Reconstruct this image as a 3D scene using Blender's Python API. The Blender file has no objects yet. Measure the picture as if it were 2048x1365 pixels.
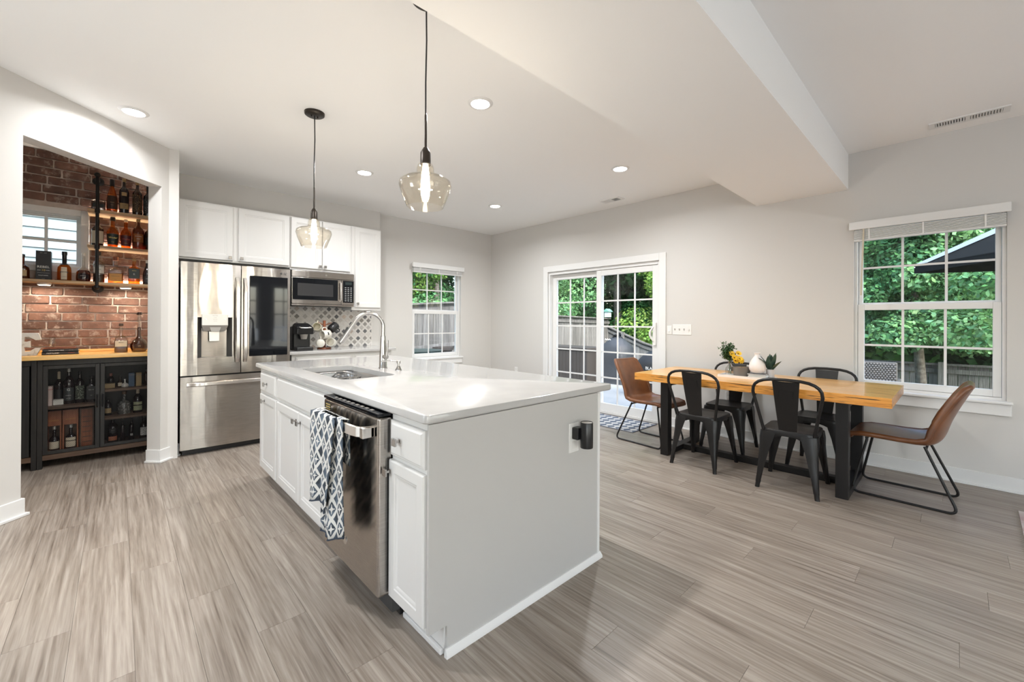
import bpy, math, random
import numpy as np
from mathutils import Vector, Matrix
random.seed(7); np.random.seed(7)
S = bpy.context.scene; C = S.collection; PI = math.pi

# ------------------------------------------------------------------ camera
cam_d = bpy.data.cameras.new('camera'); cam = bpy.data.objects.new('camera', cam_d); C.objects.link(cam)
A, PITCH, ROLL, FPX, CY, CH = 0.815, 0.0019, 0.0046, 837.0124, 642.2817, 1.2545
cam.location = (0, 0, CH)
cam.rotation_euler = (Matrix.Rotation(A - PI/2, 4, 'Z') @ Matrix.Rotation(PI/2 + PITCH, 4, 'X') @ Matrix.Rotation(ROLL, 4, 'Z')).to_euler()
cam_d.sensor_width = 36; cam_d.lens = FPX/2048*36; cam_d.shift_y = (CY - 682.5)/2048
cam_d.clip_start = .02; cam_d.clip_end = 300
S.camera = cam
# ------------------------------------------------------------------ world, sun, window light and added fill, exposure
w = bpy.data.worlds.new('sky'); S.world = w; w.use_nodes = True
nt = w.node_tree; bg = nt.nodes['Background']; sky = nt.nodes.new('ShaderNodeTexSky')
sky.sky_type = 'NISHITA'; sky.sun_disc = False; sky.sun_elevation = math.radians(48); sky.sun_rotation = math.radians(200)
sky.air_density = 1.2; sky.dust_density = 3.0; sky.ozone_density = 1.0
nt.links.new(sky.outputs[0], bg.inputs[0]); bg.inputs[1].default_value = .72
sun_d = bpy.data.lights.new('sun', 'SUN'); sun_d.energy = 2.2; sun_d.angle = math.radians(12); sun_d.color = (1, .95, .86)
sun = bpy.data.objects.new('sun', sun_d); C.objects.link(sun)
sun.rotation_euler = Vector((.62, .30, -.80)).to_track_quat('-Z', 'Y').to_euler()
def area(name, loc, aim, sx, sy, e, col):
    d = bpy.data.lights.new(name, 'AREA'); d.shape = 'RECTANGLE'; d.size = sx; d.size_y = sy; d.energy = e; d.color = col
    o = bpy.data.objects.new(name, d); C.objects.link(o); o.location = loc
    o.rotation_euler = (Vector(aim) - Vector(loc)).to_track_quat('-Z', 'Z').to_euler(); return o
XLW = -2.08
# daylight lamps in the rear windows; the first two are added fill
for i, (x, wd) in enumerate(((-.75, .9), (.75, .9), (2.75, .6), (3.75, .6))):
    area('window_fill_lamp', (x, -4.72, 1.45), (x, 0, 2.2), wd, 1.7, 7*wd/.6, (.80, .90, 1))
area('window_fill_lamp', (XLW, -2.25, 1.42), (.6, -2.1, 2.75), 1.8, 1.5, 38, (.90, .95, 1)); area('window_fill_lamp', (XLW, 2.1, 1.42), (1.2, 2.3, 2.3), .75, 1.5, 32, (.90, .95, 1))  # added fill lamps at the unseen left windows, tilted up to brighten the ceiling
S.view_settings.view_transform = 'Standard'; S.view_settings.look = 'None'
S.view_settings.gamma = 1; S.view_settings.use_curve_mapping = False; S.view_settings.exposure = .83
LAMP_E = 13.6
S.cycles.max_bounces = 10; S.cycles.diffuse_bounces = 5; S.cycles.transparent_max_bounces = 24; S.cycles.glossy_bounces = 4
S.cycles.caustics_reflective = False; S.cycles.caustics_refractive = False

# ------------------------------------------------------------------ mesh helpers
class M:
    def __init__(s): s.v = []; s.f = []; s.m = []
    def add(s, v, f, m=0):
        o = len(s.v); s.v += [tuple(p) for p in v]; s.f += [tuple(i+o for i in q) for q in f]; s.m += [m]*len(f); return s
    def box(s, x0, x1, y0, y1, z0, z1, m=0):
        x0, x1 = sorted((x0, x1)); y0, y1 = sorted((y0, y1)); z0, z1 = sorted((z0, z1))
        return s.add([(x0,y0,z0),(x1,y0,z0),(x1,y1,z0),(x0,y1,z0),(x0,y0,z1),(x1,y0,z1),(x1,y1,z1),(x0,y1,z1)],
                     [(0,3,2,1),(4,5,6,7),(0,1,5,4),(1,2,6,5),(2,3,7,6),(3,0,4,7)], m)
    def loft(s, rings, m=0, closed=True, cap0=True, cap1=True, loop=False):
        n = len(rings[0]); o = len(s.v)
        for r in rings: s.v += [tuple(p) for p in r]
        R = len(rings); q = []
        for i in range(R if loop else R-1):
            a, b = i*n, ((i+1) % R)*n
            for j in range(n if closed else n-1):
                k = (j+1) % n; q.append((a+j, a+k, b+k, b+j))
        if not loop and closed:
            if cap0: q.append(tuple(range(n-1, -1, -1)))
            if cap1: q.append(tuple((R-1)*n+j for j in range(n)))
        s.f += [tuple(i+o for i in t) for t in q]; s.m += [m]*len(q); return s
    def lathe(s, prof, c=(0,0,0), seg=24, m=0, cap0=True, cap1=True, a0=0, a1=None):
        full = a1 is None; e = 2*PI if full else a1-a0; n = seg if full else seg+1
        rings = [[(c[0]+r*math.cos(a0+e*j/seg), c[1]+r*math.sin(a0+e*j/seg), c[2]+z) for j in range(n)] for r, z in prof]
        return s.loft(rings, m, full, cap0, cap1)
    def tube(s, pts, r, seg=8, m=0, loop=False, flat=None):
        P = [Vector(p) for p in pts]; n = len(P); rings = []; up = None
        for i, p in enumerate(P):
            if loop: t = P[(i+1) % n] - P[i-1]
            else: t = P[min(i+1, n-1)] - P[max(i-1, 0)]
            t.normalize()
            if up is None:
                up = Vector((0,0,1)) if abs(t.z) < .9 else Vector((1,0,0))
            up = (up - t*up.dot(t))
            if up.length < 1e-6: up = t.orthogonal()
            up.normalize(); sd = t.cross(up); rr = r[i] if isinstance(r, (list, tuple)) else r
            fx = flat or (1, 1)
            rings.append([p + up*math.cos(2*PI*j/seg)*rr*fx[0] + sd*math.sin(2*PI*j/seg)*rr*fx[1] for j in range(seg)])
        return s.loft(rings, m, True, True, True, loop)
    def prism(s, poly, axis, a, b, m=0):
        def P(u, v, t): return {'x': (t, u, v), 'y': (u, t, v), 'z': (u, v, t)}[axis]
        return s.loft([[P(u, v, a) for u, v in poly], [P(u, v, b) for u, v in poly]], m)
    def ball(s, c, r, seg=12, rg=8, m=0, sc=(1,1,1)):
        rings = []
        for i in range(1, rg):
            t = PI*i/rg
            rings.append([(c[0]+sc[0]*r*math.sin(t)*math.cos(2*PI*j/seg), c[1]+sc[1]*r*math.sin(t)*math.sin(2*PI*j/seg), c[2]-sc[2]*r*math.cos(t)) for j in range(seg)])
        return s.loft(rings, m)
    def xf(s, mt): s.v = [tuple(mt @ Vector(p)) for p in s.v]; return s
    def clone(s):
        q = M(); q.v = list(s.v); q.f = list(s.f); q.m = list(s.m); return q

ROOT = {}
def link(o, parent=None):
    C.objects.link(o)
    if parent is not None: o.parent = parent; ROOT[o.name] = ROOT[parent.name]
    else: ROOT[o.name] = o.name
    return o
def rootloc(p): return bpy.data.objects[ROOT[p.name]].location if p is not None else Vector((0,0,0))
def tag(o, label=None, cat=None, group=None, kind=None):
    for k, x in (('label', label), ('category', cat), ('group', group), ('kind', kind)):
        if x: o[k] = x
    return o
def ob(name, m, mats, parent=None, label=None, cat=None, group=None, kind=None, bevel=0, smooth=40, seg=2, origin=None):
    off = rootloc(parent)
    if parent is None and origin is not None: off = Vector(origin)
    me = bpy.data.meshes.new(name)
    vs = m.v if off.length == 0 else [(p[0]-off.x, p[1]-off.y, p[2]-off.z) for p in m.v]
    me.from_pydata(vs, [], m.f)
    mats = mats if isinstance(mats, (list, tuple)) else [mats]
    for q in mats: me.materials.append(q)
    if len(mats) > 1: me.polygons.foreach_set('material_index', m.m)
    if smooth:
        me.polygons.foreach_set('use_smooth', [True]*len(me.polygons)); me.set_sharp_from_angle(angle=math.radians(smooth))
    me.update()
    o = bpy.data.objects.new(name, me); link(o, parent)
    if parent is None and origin is not None: o.location = off
    if bevel:
        b = o.modifiers.new('edge', 'BEVEL'); b.width = bevel; b.segments = seg; b.limit_method = 'ANGLE'; b.angle_limit = math.radians(50); b.harden_normals = True
    return tag(o, label, cat, group, kind)
def thing(name, label, cat, loc=(0,0,0), rz=0, group=None, kind=None):
    o = bpy.data.objects.new(name, None); o.empty_display_size = .05; link(o)
    o.location = loc; o.rotation_euler = (0, 0, rz); return tag(o, label, cat, group, kind)
def struct(name, loc=(0,0,0)): return thing(name, None, None, loc, kind='structure')
def dup(o, loc=None, rz=None, label=None, parent=None):
    c = o.copy(); link(c, parent)
    if loc is not None: c.location = loc
    if rz is not None: c.rotation_euler = (0, 0, rz)
    if label: c['label'] = label
    for ch in list(o.children): dup(ch, parent=c)
    return c
def text(name, body, size, loc, rot, mat, parent, ext=.0005, sx=1.0, shear=0):
    cu = bpy.data.curves.new(name, 'FONT'); cu.body = body; cu.size = size; cu.extrude = ext; cu.align_x = 'CENTER'; cu.align_y = 'CENTER'; cu.resolution_u = 2; cu.shear = shear
    q = bpy.data.objects.new(name, cu); C.objects.link(q)
    me = bpy.data.meshes.new_from_object(q.evaluated_get(bpy.context.evaluated_depsgraph_get())); bpy.data.objects.remove(q)
    me.materials.clear(); me.materials.append(mat)
    o = bpy.data.objects.new(name, me); link(o, parent); o.location = Vector(loc) - rootloc(parent); o.rotation_euler = rot; o.scale = (sx, 1, 1); return o
FY = (PI/2, 0, 0); FX = (PI/2, 0, -PI/2)

# ------------------------------------------------------------------ materials
def mat(name, col, rough=.5, metal=0, spec=.5, noise=None, bump=None, coat=0, emit=None, sheen=0, wave=None, stretch=(1,1,1), rand=0):
    m = bpy.data.materials.new(name); m.use_nodes = True; n = m.node_tree; b = n.nodes['Principled BSDF']; L = n.links.new
    b.inputs['Base Color'].default_value = (*col, 1); b.inputs['Roughness'].default_value = rough; b.inputs['Metallic'].default_value = metal
    b.inputs['Specular IOR Level'].default_value = spec; b.inputs['Coat Weight'].default_value = coat
    if sheen: b.inputs['Sheen Weight'].default_value = sheen
    if emit: b.inputs['Emission Color'].default_value = (*emit[0], 1); b.inputs['Emission Strength'].default_value = emit[1]
    def coords():
        t = n.nodes.new('ShaderNodeTexCoord'); mp = n.nodes.new('ShaderNodeMapping'); mp.inputs['Scale'].default_value = stretch; L(t.outputs['Object'], mp.inputs['Vector']); return mp.outputs[0]
    out = None
    if noise:  # (scale, colour2, lo, hi)
        t = n.nodes.new('ShaderNodeTexNoise'); t.inputs['Scale'].default_value = noise[0]; t.inputs['Detail'].default_value = 5; L(coords(), t.inputs['Vector'])
        r = n.nodes.new('ShaderNodeValToRGB'); r.color_ramp.elements[0].color = (*col, 1); r.color_ramp.elements[1].color = (*noise[1], 1)
        r.color_ramp.elements[0].position = noise[2]; r.color_ramp.elements[1].position = noise[3]
        L(t.outputs[0], r.inputs[0]); out = r.outputs[0]
    if rand:
        oi = n.nodes.new('ShaderNodeObjectInfo'); mr = n.nodes.new('ShaderNodeMapRange'); mr.inputs['To Min'].default_value = 1-rand; mr.inputs['To Max'].default_value = 1+rand
        L(oi.outputs['Random'], mr.inputs['Value']); mx = n.nodes.new('ShaderNodeMix'); mx.data_type = 'RGBA'; mx.blend_type = 'MULTIPLY'; mx.inputs[0].default_value = 1
        if out: L(out, mx.inputs[6])
        else: mx.inputs[6].default_value = (*col, 1)
        L(mr.outputs[0], mx.inputs[7]); out = mx.outputs[2]
    if out: L(out, b.inputs['Base Color'])
    if bump:  # (scale, strength, stretch, distance)
        t = n.nodes.new('ShaderNodeTexNoise'); t.inputs['Scale'].default_value = bump[0]; t.inputs['Detail'].default_value = 3
        tc = n.nodes.new('ShaderNodeTexCoord'); mp = n.nodes.new('ShaderNodeMapping'); mp.inputs['Scale'].default_value = bump[2] if len(bump) > 2 else (1,1,1)
        L(tc.outputs['Object'], mp.inputs['Vector']); L(mp.outputs[0], t.inputs['Vector'])
        bp = n.nodes.new('ShaderNodeBump'); bp.inputs['Strength'].default_value = bump[1]; bp.inputs['Distance'].default_value = bump[3] if len(bump) > 3 else .002
        L(t.outputs[0], bp.inputs['Height']); L(bp.outputs[0], b.inputs['Normal'])
    return m
def glassy(name, tint, gloss=.06, rough=.02, body=0, bodycol=(0,0,0)):
    m = bpy.data.materials.new(name); m.use_nodes = True; n = m.node_tree; L = n.links.new
    n.nodes.remove(n.nodes['Principled BSDF']); out = n.nodes['Material Output']
    tr = n.nodes.new('ShaderNodeBsdfTransparent'); tr.inputs[0].default_value = (*tint, 1)
    gl = n.nodes.new('ShaderNodeBsdfGlossy'); gl.inputs['Roughness'].default_value = rough
    lw = n.nodes.new('ShaderNodeLayerWeight'); lw.inputs[0].default_value = .35
    mr = n.nodes.new('ShaderNodeMapRange'); mr.inputs['To Min'].default_value = gloss; mr.inputs['To Max'].default_value = min(1, gloss+.75)
    pw = n.nodes.new('ShaderNodeMath'); pw.operation = 'POWER'; pw.inputs[1].default_value = 2.5
    L(lw.outputs['Facing'], pw.inputs[0]); L(pw.outputs[0], mr.inputs['Value'])
    base = tr.outputs[0]
    if body:
        df = n.nodes.new('ShaderNodeBsdfDiffuse'); df.inputs[0].default_value = (*bodycol, 1); mb = n.nodes.new('ShaderNodeMixShader'); mb.inputs[0].default_value = body
        L(tr.outputs[0], mb.inputs[1]); L(df.outputs[0], mb.inputs[2]); base = mb.outputs[0]
    mx = n.nodes.new('ShaderNodeMixShader'); L(mr.outputs[0], mx.inputs[0]); L(base, mx.inputs[1]); L(gl.outputs[0], mx.inputs[2]); L(mx.outputs[0], out.inputs[0])
    return m
def wood(name, c0, c1, c2, stretch, rough=.4, rand=.12, bump=.15, coat=0, fleck=None, ring=.12):
    """long-grained wood: fine streaks, broad tone bands and wandering ring lines along the stretched axis"""
    m = bpy.data.materials.new(name); m.use_nodes = True; n = m.node_tree; b = n.nodes['Principled BSDF']; L = n.links.new
    b.inputs['Roughness'].default_value = rough; b.inputs['Coat Weight'].default_value = coat
    tc = n.nodes.new('ShaderNodeTexCoord'); oi = n.nodes.new('ShaderNodeObjectInfo')
    ad = n.nodes.new('ShaderNodeVectorMath'); ad.operation = 'ADD'; sc = n.nodes.new('ShaderNodeMath'); sc.operation = 'MULTIPLY'; sc.inputs[1].default_value = 57
    L(oi.outputs['Random'], sc.inputs[0]); L(tc.outputs['Object'], ad.inputs[0]); L(sc.outputs[0], ad.inputs[1])
    mp = n.nodes.new('ShaderNodeMapping'); mp.inputs['Scale'].default_value = stretch; L(ad.outputs[0], mp.inputs['Vector'])
    def nz(mult, det, ro, dist):
        q = n.nodes.new('ShaderNodeTexNoise'); q.inputs['Scale'].default_value = mult; q.inputs['Detail'].default_value = det; q.inputs['Roughness'].default_value = ro; q.inputs['Distortion'].default_value = dist
        L(mp.outputs[0], q.inputs['Vector']); return q.outputs[0]
    n1, n2, n3 = nz(1, 6, .62, 1.2), nz(.22, 3, .5, .8), nz(3.2, 3, .6, .3)
    wv = n.nodes.new('ShaderNodeTexWave'); wv.bands_direction = 'X' if stretch[0] > stretch[1] else 'Y'; wv.inputs['Scale'].default_value = .5; wv.inputs['Distortion'].default_value = 14; wv.inputs['Detail'].default_value = 2; wv.inputs['Detail Scale'].default_value = .35
    L(mp.outputs[0], wv.inputs['Vector'])
    def mixf(a_, b_, f_):
        q = n.nodes.new('ShaderNodeMix'); q.inputs[0].default_value = f_; L(a_, q.inputs[2]); L(b_, q.inputs[3]); return q
    mx = mixf(mixf(mixf(n1, n2, .30).outputs[0], n3, .42).outputs[0], wv.outputs[1], ring)
    r = n.nodes.new('ShaderNodeValToRGB'); e = r.color_ramp.elements; e[0].position = .34; e[0].color = (*c0, 1); e[1].position = .63; e[1].color = (*c2, 1); q = e.new(.48); q.color = (*c1, 1)
    L(mx.outputs[0], r.inputs[0]); col = r.outputs[0]
    if fleck:
        nf = n.nodes.new('ShaderNodeTexNoise'); nf.inputs['Scale'].default_value = 2.2; nf.inputs['Detail'].default_value = 6; L(mp.outputs[0], nf.inputs['Vector'])
        rf = n.nodes.new('ShaderNodeValToRGB'); rf.color_ramp.elements[0].position = fleck[1]; rf.color_ramp.elements[1].position = fleck[1]+.06; L(nf.outputs[0], rf.inputs[0])
        mf = n.nodes.new('ShaderNodeMix'); mf.data_type = 'RGBA'; L(rf.outputs[0], mf.inputs[0]); L(col, mf.inputs[6]); mf.inputs[7].default_value = (*fleck[0], 1); col = mf.outputs[2]
    mr = n.nodes.new('ShaderNodeMapRange'); mr.inputs['To Min'].default_value = 1-rand; mr.inputs['To Max'].default_value = 1+rand; L(oi.outputs['Random'], mr.inputs['Value'])
    mm = n.nodes.new('ShaderNodeMix'); mm.data_type = 'RGBA'; mm.blend_type = 'MULTIPLY'; mm.inputs[0].default_value = 1; L(col, mm.inputs[6]); L(mr.outputs[0], mm.inputs[7]); L(mm.outputs[2], b.inputs['Base Color'])
    bp = n.nodes.new('ShaderNodeBump'); bp.inputs['Strength'].default_value = bump; bp.inputs['Distance'].default_value = .001; L(mx.outputs[0], bp.inputs['Height']); L(bp.outputs[0], b.inputs['Normal'])
    return m
PAINT = mat('wall_paint', (.63, .612, .588), .75, spec=.25, bump=(260, .05))
CEIL = mat('ceiling_paint', (.92, .915, .905), .85, spec=.2, bump=(200, .05))
TRIM = mat('white_trim', (.77, .765, .755), .38, bump=(120, .02))
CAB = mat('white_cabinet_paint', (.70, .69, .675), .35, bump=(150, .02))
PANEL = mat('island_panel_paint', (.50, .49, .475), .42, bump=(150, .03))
QUARTZ = mat('white_quartz', (.46, .452, .444), .16, noise=(6, (.50, .49, .482), .35, .7), coat=.2)
STEEL = mat('brushed_steel', (.52, .48, .44), .19, 1, bump=(2.2, .16, (2.2, 2.2, .6), .02), noise=(30, (.40, .37, .34), .3, .7), stretch=(.4, .4, 14))
STEEL_H = mat('bright_steel', (.72, .69, .66), .22, 1)
CHROME = mat('brushed_nickel', (.46, .445, .43), .2, 1)
DARKGREY = mat('dark_grey_case', (.05, .05, .05), .5)
BLACKGL = mat('black_glass', (.005, .006, .008), .04, spec=.42)
BLACK = mat('black_plastic', (.012, .012, .013), .32)
BLACKM = mat('black_powder_coat', (.009, .008, .008), .45, spec=.35, bump=(90, .06))
GUN = mat('gunmetal_paint', (.011, .010, .010), .36, metal=.1, spec=.4, bump=(30, .05))
BRONZE = mat('dark_bronze', (.045, .036, .03), .35, metal=.7)
GREYP = mat('grey_plastic', (.30, .28, .26), .35)
SILV = mat('light_grey_plastic', (.62, .60, .57), .3, metal=.4)
WHITEP = mat('white_plastic', (.80, .79, .77), .35)
DARKSLOT = mat('dark_slot', (.03, .03, .03), .8)
PLANK = wood('vinyl_plank', (.128, .096, .074), (.265, .220, .182), (.405, .353, .305), (26, .9, 26), .36, .07, .10, ring=.02)
TABLEW = wood('honey_table_wood', (.50, .22, .05), (.72, .37, .10), (.82, .50, .19), (30, 1.6, 30), .28, .14, .1, .25, fleck=((.16, .06, .02), .70))
TABLEE = wood('distressed_table_edge', (.46, .17, .028), (.70, .30, .055), (.80, .40, .10), (22, 2.0, 50), .34, .05, .1, .15, fleck=((.05, .025, .012), .585))
BARTOP = wood('pine_bar_top', (.52, .25, .06), (.72, .40, .11), (.82, .52, .20), (1.8, 26, 26), .25, .12, .1, .2, fleck=((.30, .11, .03), .71))
SHELFW = wood('shelf_board_wood', (.26, .16, .08), (.42, .28, .15), (.55, .40, .24), (1.8, 26, 26), .5, .1, .2)
BLACKW = wood('black_stained_wood', (.006, .005, .005), (.012, .011, .010), (.022, .019, .017), (30, 30, 1.6), .5, .15, .3)
BROWNW = wood('dark_brown_wood', (.05, .028, .018), (.09, .05, .03), (.14, .08, .05), (2, 26, 26), .5, .1, .2)
REDW = wood('red_brown_wood', (.16, .045, .018), (.26, .08, .035), (.36, .13, .06), (26, 26, 3), .4, .1, .1)
LEATHER = mat('brown_leather', (.115, .040, .014), .36, noise=(9, (.205, .078, .028), .3, .7), bump=(160, .12), coat=.12)
PANE = glassy('window_glass', (.94, .955, .95), .020)
SHADEG = glassy('amber_shade_glass', (.985, .965, .925), .045)
CLEARG = glassy('clear_glass', (.93, .93, .92), .10)
BULB = mat('glowing_bulb', (1, .9, .7), .3, emit=((1, .86, .62), 16))
LENS = mat('lit_downlight_lens', (1, 1, 1), .4, emit=((1, .97, .92), 26))
PUCK = mat('lit_puck_lens', (1, 1, 1), .4, emit=((1, .86, .66), 22))
BRICKM = None
MORTAR = mat('pale_mortar', (.60, .51, .455), .9, bump=(70, .5), noise=(18, (.46, .38, .33), .35, .75))
WHITET = mat('white_print', (.75, .74, .70), .5)
GOLDT = mat('gold_print', (.62, .45, .12), .4, metal=.3)
GREYT = mat('grey_print', (.35, .34, .33), .5)
REDT = mat('red_print', (.5, .08, .05), .5)
CREAM = mat('cream_paper', (.62, .55, .42), .6)
LBLACK = mat('black_paper', (.02, .02, .022), .5)
LGREEN = mat('dark_green_paper', (.012, .022, .018), .45)
LWINE = mat('wine_paper', (.085, .014, .016), .45)
LTAN = mat('tan_paper', (.42, .30, .15), .55)
LAMBER = mat('orange_paper', (.55, .27, .06), .55)
AMBER = glassy('amber_spirit', (.80, .34, .05), .06, body=.22, bodycol=(.42, .13, .012))
DKAMBER = glassy('dark_amber_spirit', (.42, .11, .02), .07, body=.45, bodycol=(.12, .03, .008))
REDSP = glassy('red_brown_spirit', (.50, .13, .04), .07, body=.35, bodycol=(.16, .035, .015))
DARKB = mat('dark_bottle_glass', (.018, .012, .014), .08, spec=.7)
BROWNB = glassy('brown_bottle_glass', (.20, .07, .02), .08, body=.7, bodycol=(.035, .012, .006))
PALE = glassy('pale_bottle_glass', (.86, .84, .80), .12)
def brick_mat():
    m = mat('old_red_brick', (.10, .055, .043), .85, noise=(11, (.225, .115, .082), .25, .75), bump=(55, .5, (1,1,1), .004), rand=.30)
    n = m.node_tree; L = n.links.new; b = n.nodes['Principled BSDF']; src = b.inputs['Base Color'].links[0].from_socket
    t = n.nodes.new('ShaderNodeTexNoise'); t.inputs['Scale'].default_value = 16; t.inputs['Detail'].default_value = 8; t.inputs['Roughness'].default_value = .7
    tc = n.nodes.new('ShaderNodeTexCoord'); L(tc.outputs['Object'], t.inputs['Vector'])
    r = n.nodes.new('ShaderNodeValToRGB'); r.color_ramp.elements[0].position = .53; r.color_ramp.elements[1].position = .66; L(t.outputs[0], r.inputs[0])
    mm = n.nodes.new('ShaderNodeMath'); mm.operation = 'MULTIPLY'; mm.inputs[1].default_value = .75; L(r.outputs[0], mm.inputs[0])
    mx = n.nodes.new('ShaderNodeMix'); mx.data_type = 'RGBA'; L(mm.outputs[0], mx.inputs[0]); L(src, mx.inputs[6]); mx.inputs[7].default_value = (.44, .35, .30, 1); L(mx.outputs[2], b.inputs['Base Color'])
    return m
BRICKM = brick_mat()
for q_ in (STEEL, STEEL_H):
    n_ = q_.node_tree; b_ = n_.nodes['Principled BSDF']; b_.inputs['Anisotropic'].default_value = .95; b_.inputs['Anisotropic Rotation'].default_value = .25
    tg = n_.nodes.new('ShaderNodeTangent'); tg.direction_type = 'RADIAL'; tg.axis = 'Z'; n_.links.new(tg.outputs[0], b_.inputs['Tangent'])
STONE = [mat('stone_tile', c, .35, noise=(40, tuple(min(1, x*1.25) for x in c), .3, .7), rand=.22) for c in ((.24, .225, .21), (.50, .475, .45), (.125, .125, .13), (.46, .39, .34))]
STRIP = mat('pale_marble_strip', (.74, .71, .68), .3, noise=(30, (.62, .60, .57), .35, .7))
GROUT = mat('white_grout', (.80, .78, .76), .8)
LEAF = {}
def leaf_mat(name, c0, c1):
    m = mat(name, c0, .5, noise=(1.3, c1, .35, .65), spec=.3); n = m.node_tree; b = n.nodes['Principled BSDF']; L = n.links.new
    col = b.inputs['Base Color'].links[0].from_socket
    at = n.nodes.new('ShaderNodeVertexColor'); at.layer_name = 'tone'; mu = n.nodes.new('ShaderNodeMix'); mu.data_type = 'RGBA'; mu.blend_type = 'MULTIPLY'; mu.inputs[0].default_value = 1
    L(col, mu.inputs[6]); L(at.outputs[0], mu.inputs[7]); L(mu.outputs[2], b.inputs['Base Color'])
    tl = n.nodes.new('ShaderNodeBsdfTranslucent'); L(mu.outputs[2], tl.inputs[0]); ms = n.nodes.new('ShaderNodeMixShader'); ms.inputs[0].default_value = .35
    out = n.nodes['Material Output']; L(b.outputs[0], ms.inputs[1]); L(tl.outputs[0], ms.inputs[2]); L(ms.outputs[0], out.inputs[0]); return m
LEAFA = leaf_mat('maple_leaf', (.095, .25, .10), (.23, .45, .20)); LEAFB = leaf_mat('dark_leaf', (.045, .16, .055), (.12, .32, .12)); LEAFC = leaf_mat('yellow_green_leaf', (.13, .28, .05), (.32, .48, .11))
BARK = mat('tree_bark', (.10, .085, .07), .9, noise=(14, (.22, .20, .18), .35, .7), bump=(30, .8, (1,1,.2), .02))
FENCEW = wood('weathered_fence_wood', (.065, .064, .062), (.125, .124, .122), (.20, .20, .198), (26, 26, 1.6), .85, .25, .3)
CONC = mat('pale_concrete', (.25, .27, .285), .85, noise=(3, (.215, .235, .25), .3, .7), bump=(60, .2))
GRASSM = mat('lawn', (.03, .07, .02), .9, noise=(20, (.06, .11, .03), .3, .7))
SIDE = mat('pale_siding', (.165, .215, .235), .5)
WICK = mat('grey_wicker', (.05, .05, .05), .6)
COVER = mat('grill_cover_cloth', (.007, .008, .010), .6, bump=(6, .5, (1,1,1), .03))
COVER2 = mat('grey_cover_cloth', (.022, .026, .033), .6, bump=(5, .5, (1,1,1), .03))
UMB = mat('charcoal_canvas', (.006, .008, .009), .9, spec=.08)
UMBE = mat('pale_canvas_edge', (.16, .20, .235), .8)

# ================================================================== THE SETTING
H, XB, YA, YK = 2.799, 4.854, 5.696, 5.60
XL, YBK = -1.95, -4.6
def bx(m, ax, a0, a1, d0, d1, z0, z1, k=0): return m.box(d0, d1, a0, a1, z0, z1, k) if ax == 'x' else m.box(a0, a1, d0, d1, z0, z1, k)
# floor: base slab and single planks
fl = struct('floor')
ob('subfloor', M().box(XL-.2, XB+.14, YBK-.1, YA+.1, -.12, -.0055), mat('underlay', (.16, .13, .11), .9), fl)
def plank_mesh(wd, ln):
    g, e = .0003, .0007
    return M().loft([[(g,g,-.005),(wd-g,g,-.005),(wd-g,ln-g,-.005),(g,ln-g,-.005)],[(g,g,-e),(wd-g,g,-e),(wd-g,ln-g,-e),(g,ln-g,-e)],[(g+e,g+e,0),(wd-g-e,g+e,0),(wd-g-e,ln-g-e,0),(g+e,ln-g-e,0)]])
PW, PL = .182, 1.22
proto = None; rest = M(); cand = []
i = 0; x = XL
while x < XB-.01:
    y = YBK - (i*.437) % PL
    wd = min(PW, XB-x)
    while y < YA:
        ln = PL if y+PL < YA else YA-y
        y0 = max(y, YBK); l2 = y+ln-y0
        if l2 > .02:
            cx, cy = x+wd/2, y0+l2/2; near = 1e9; vis = False
            for (px, py) in ((x,y0),(x+wd,y0),(x,y0+l2),(x+wd,y0+l2),(cx,cy)):
                f_ = px*math.cos(A)+py*math.sin(A); r_ = px*math.sin(A)-py*math.cos(A)
                if f_ > 1.3 and abs(r_) < 1.3*f_: vis = True
            cand.append((not vis, math.hypot(cx, cy), x, y0, wd, l2))
        y += PL
    x += PW; i += 1
cand.sort()
for k, (nv, d_, x, y0, wd, l2) in enumerate(cand):
    if not nv and k < 290:
        if abs(wd-PW) < 1e-6 and abs(l2-PL) < 1e-6 and proto is not None:
            o = proto.copy(); link(o, fl); o.location = (x, y0, 0)
        else:
            o = ob('plank', plank_mesh(wd, l2), PLANK, fl, smooth=0); o.location = (x, y0, 0)
            if abs(wd-PW) < 1e-6 and abs(l2-PL) < 1e-6: proto = o
    else:
        rest.add(*(lambda q: ([(a+x, b+y0, c) for a, b, c in q.v], q.f))(plank_mesh(wd, l2)))
ob('distant_planks', rest, PLANK, fl, kind='stuff', smooth=0)
tag(ob('ceiling', M().box(XL-.2, XB+.14, YBK-.1, YA+.14, H, H+.12), CEIL), kind='structure')
tag(ob('ceiling_beam', M().box(XL, XB+.05, .678, 1.432, 2.476, H+.02), CEIL), kind='structure')

# wall with the sliding door and dining window (plane x = XB)
DY0, DY1, DZ = 2.500, 4.340, 2.024
WY0, WY1, WZ0, WZ1 = -.262, .636, .662, 2.13
m = M(); T = XB+.15
m.box(XB, T, DY1, YA+.1, 0, H); m.box(XB, T, DY0, DY1, DZ, H); m.box(XB, T, WY1, DY0, 0, H)
m.box(XB, T, WY0, WY1, 0, WZ0); m.box(XB, T, WY0, WY1, WZ1, H); m.box(XB, T, YBK-.1, WY0, 0, H)
tag(ob('wall_right', m, PAINT), kind='structure')
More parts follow.
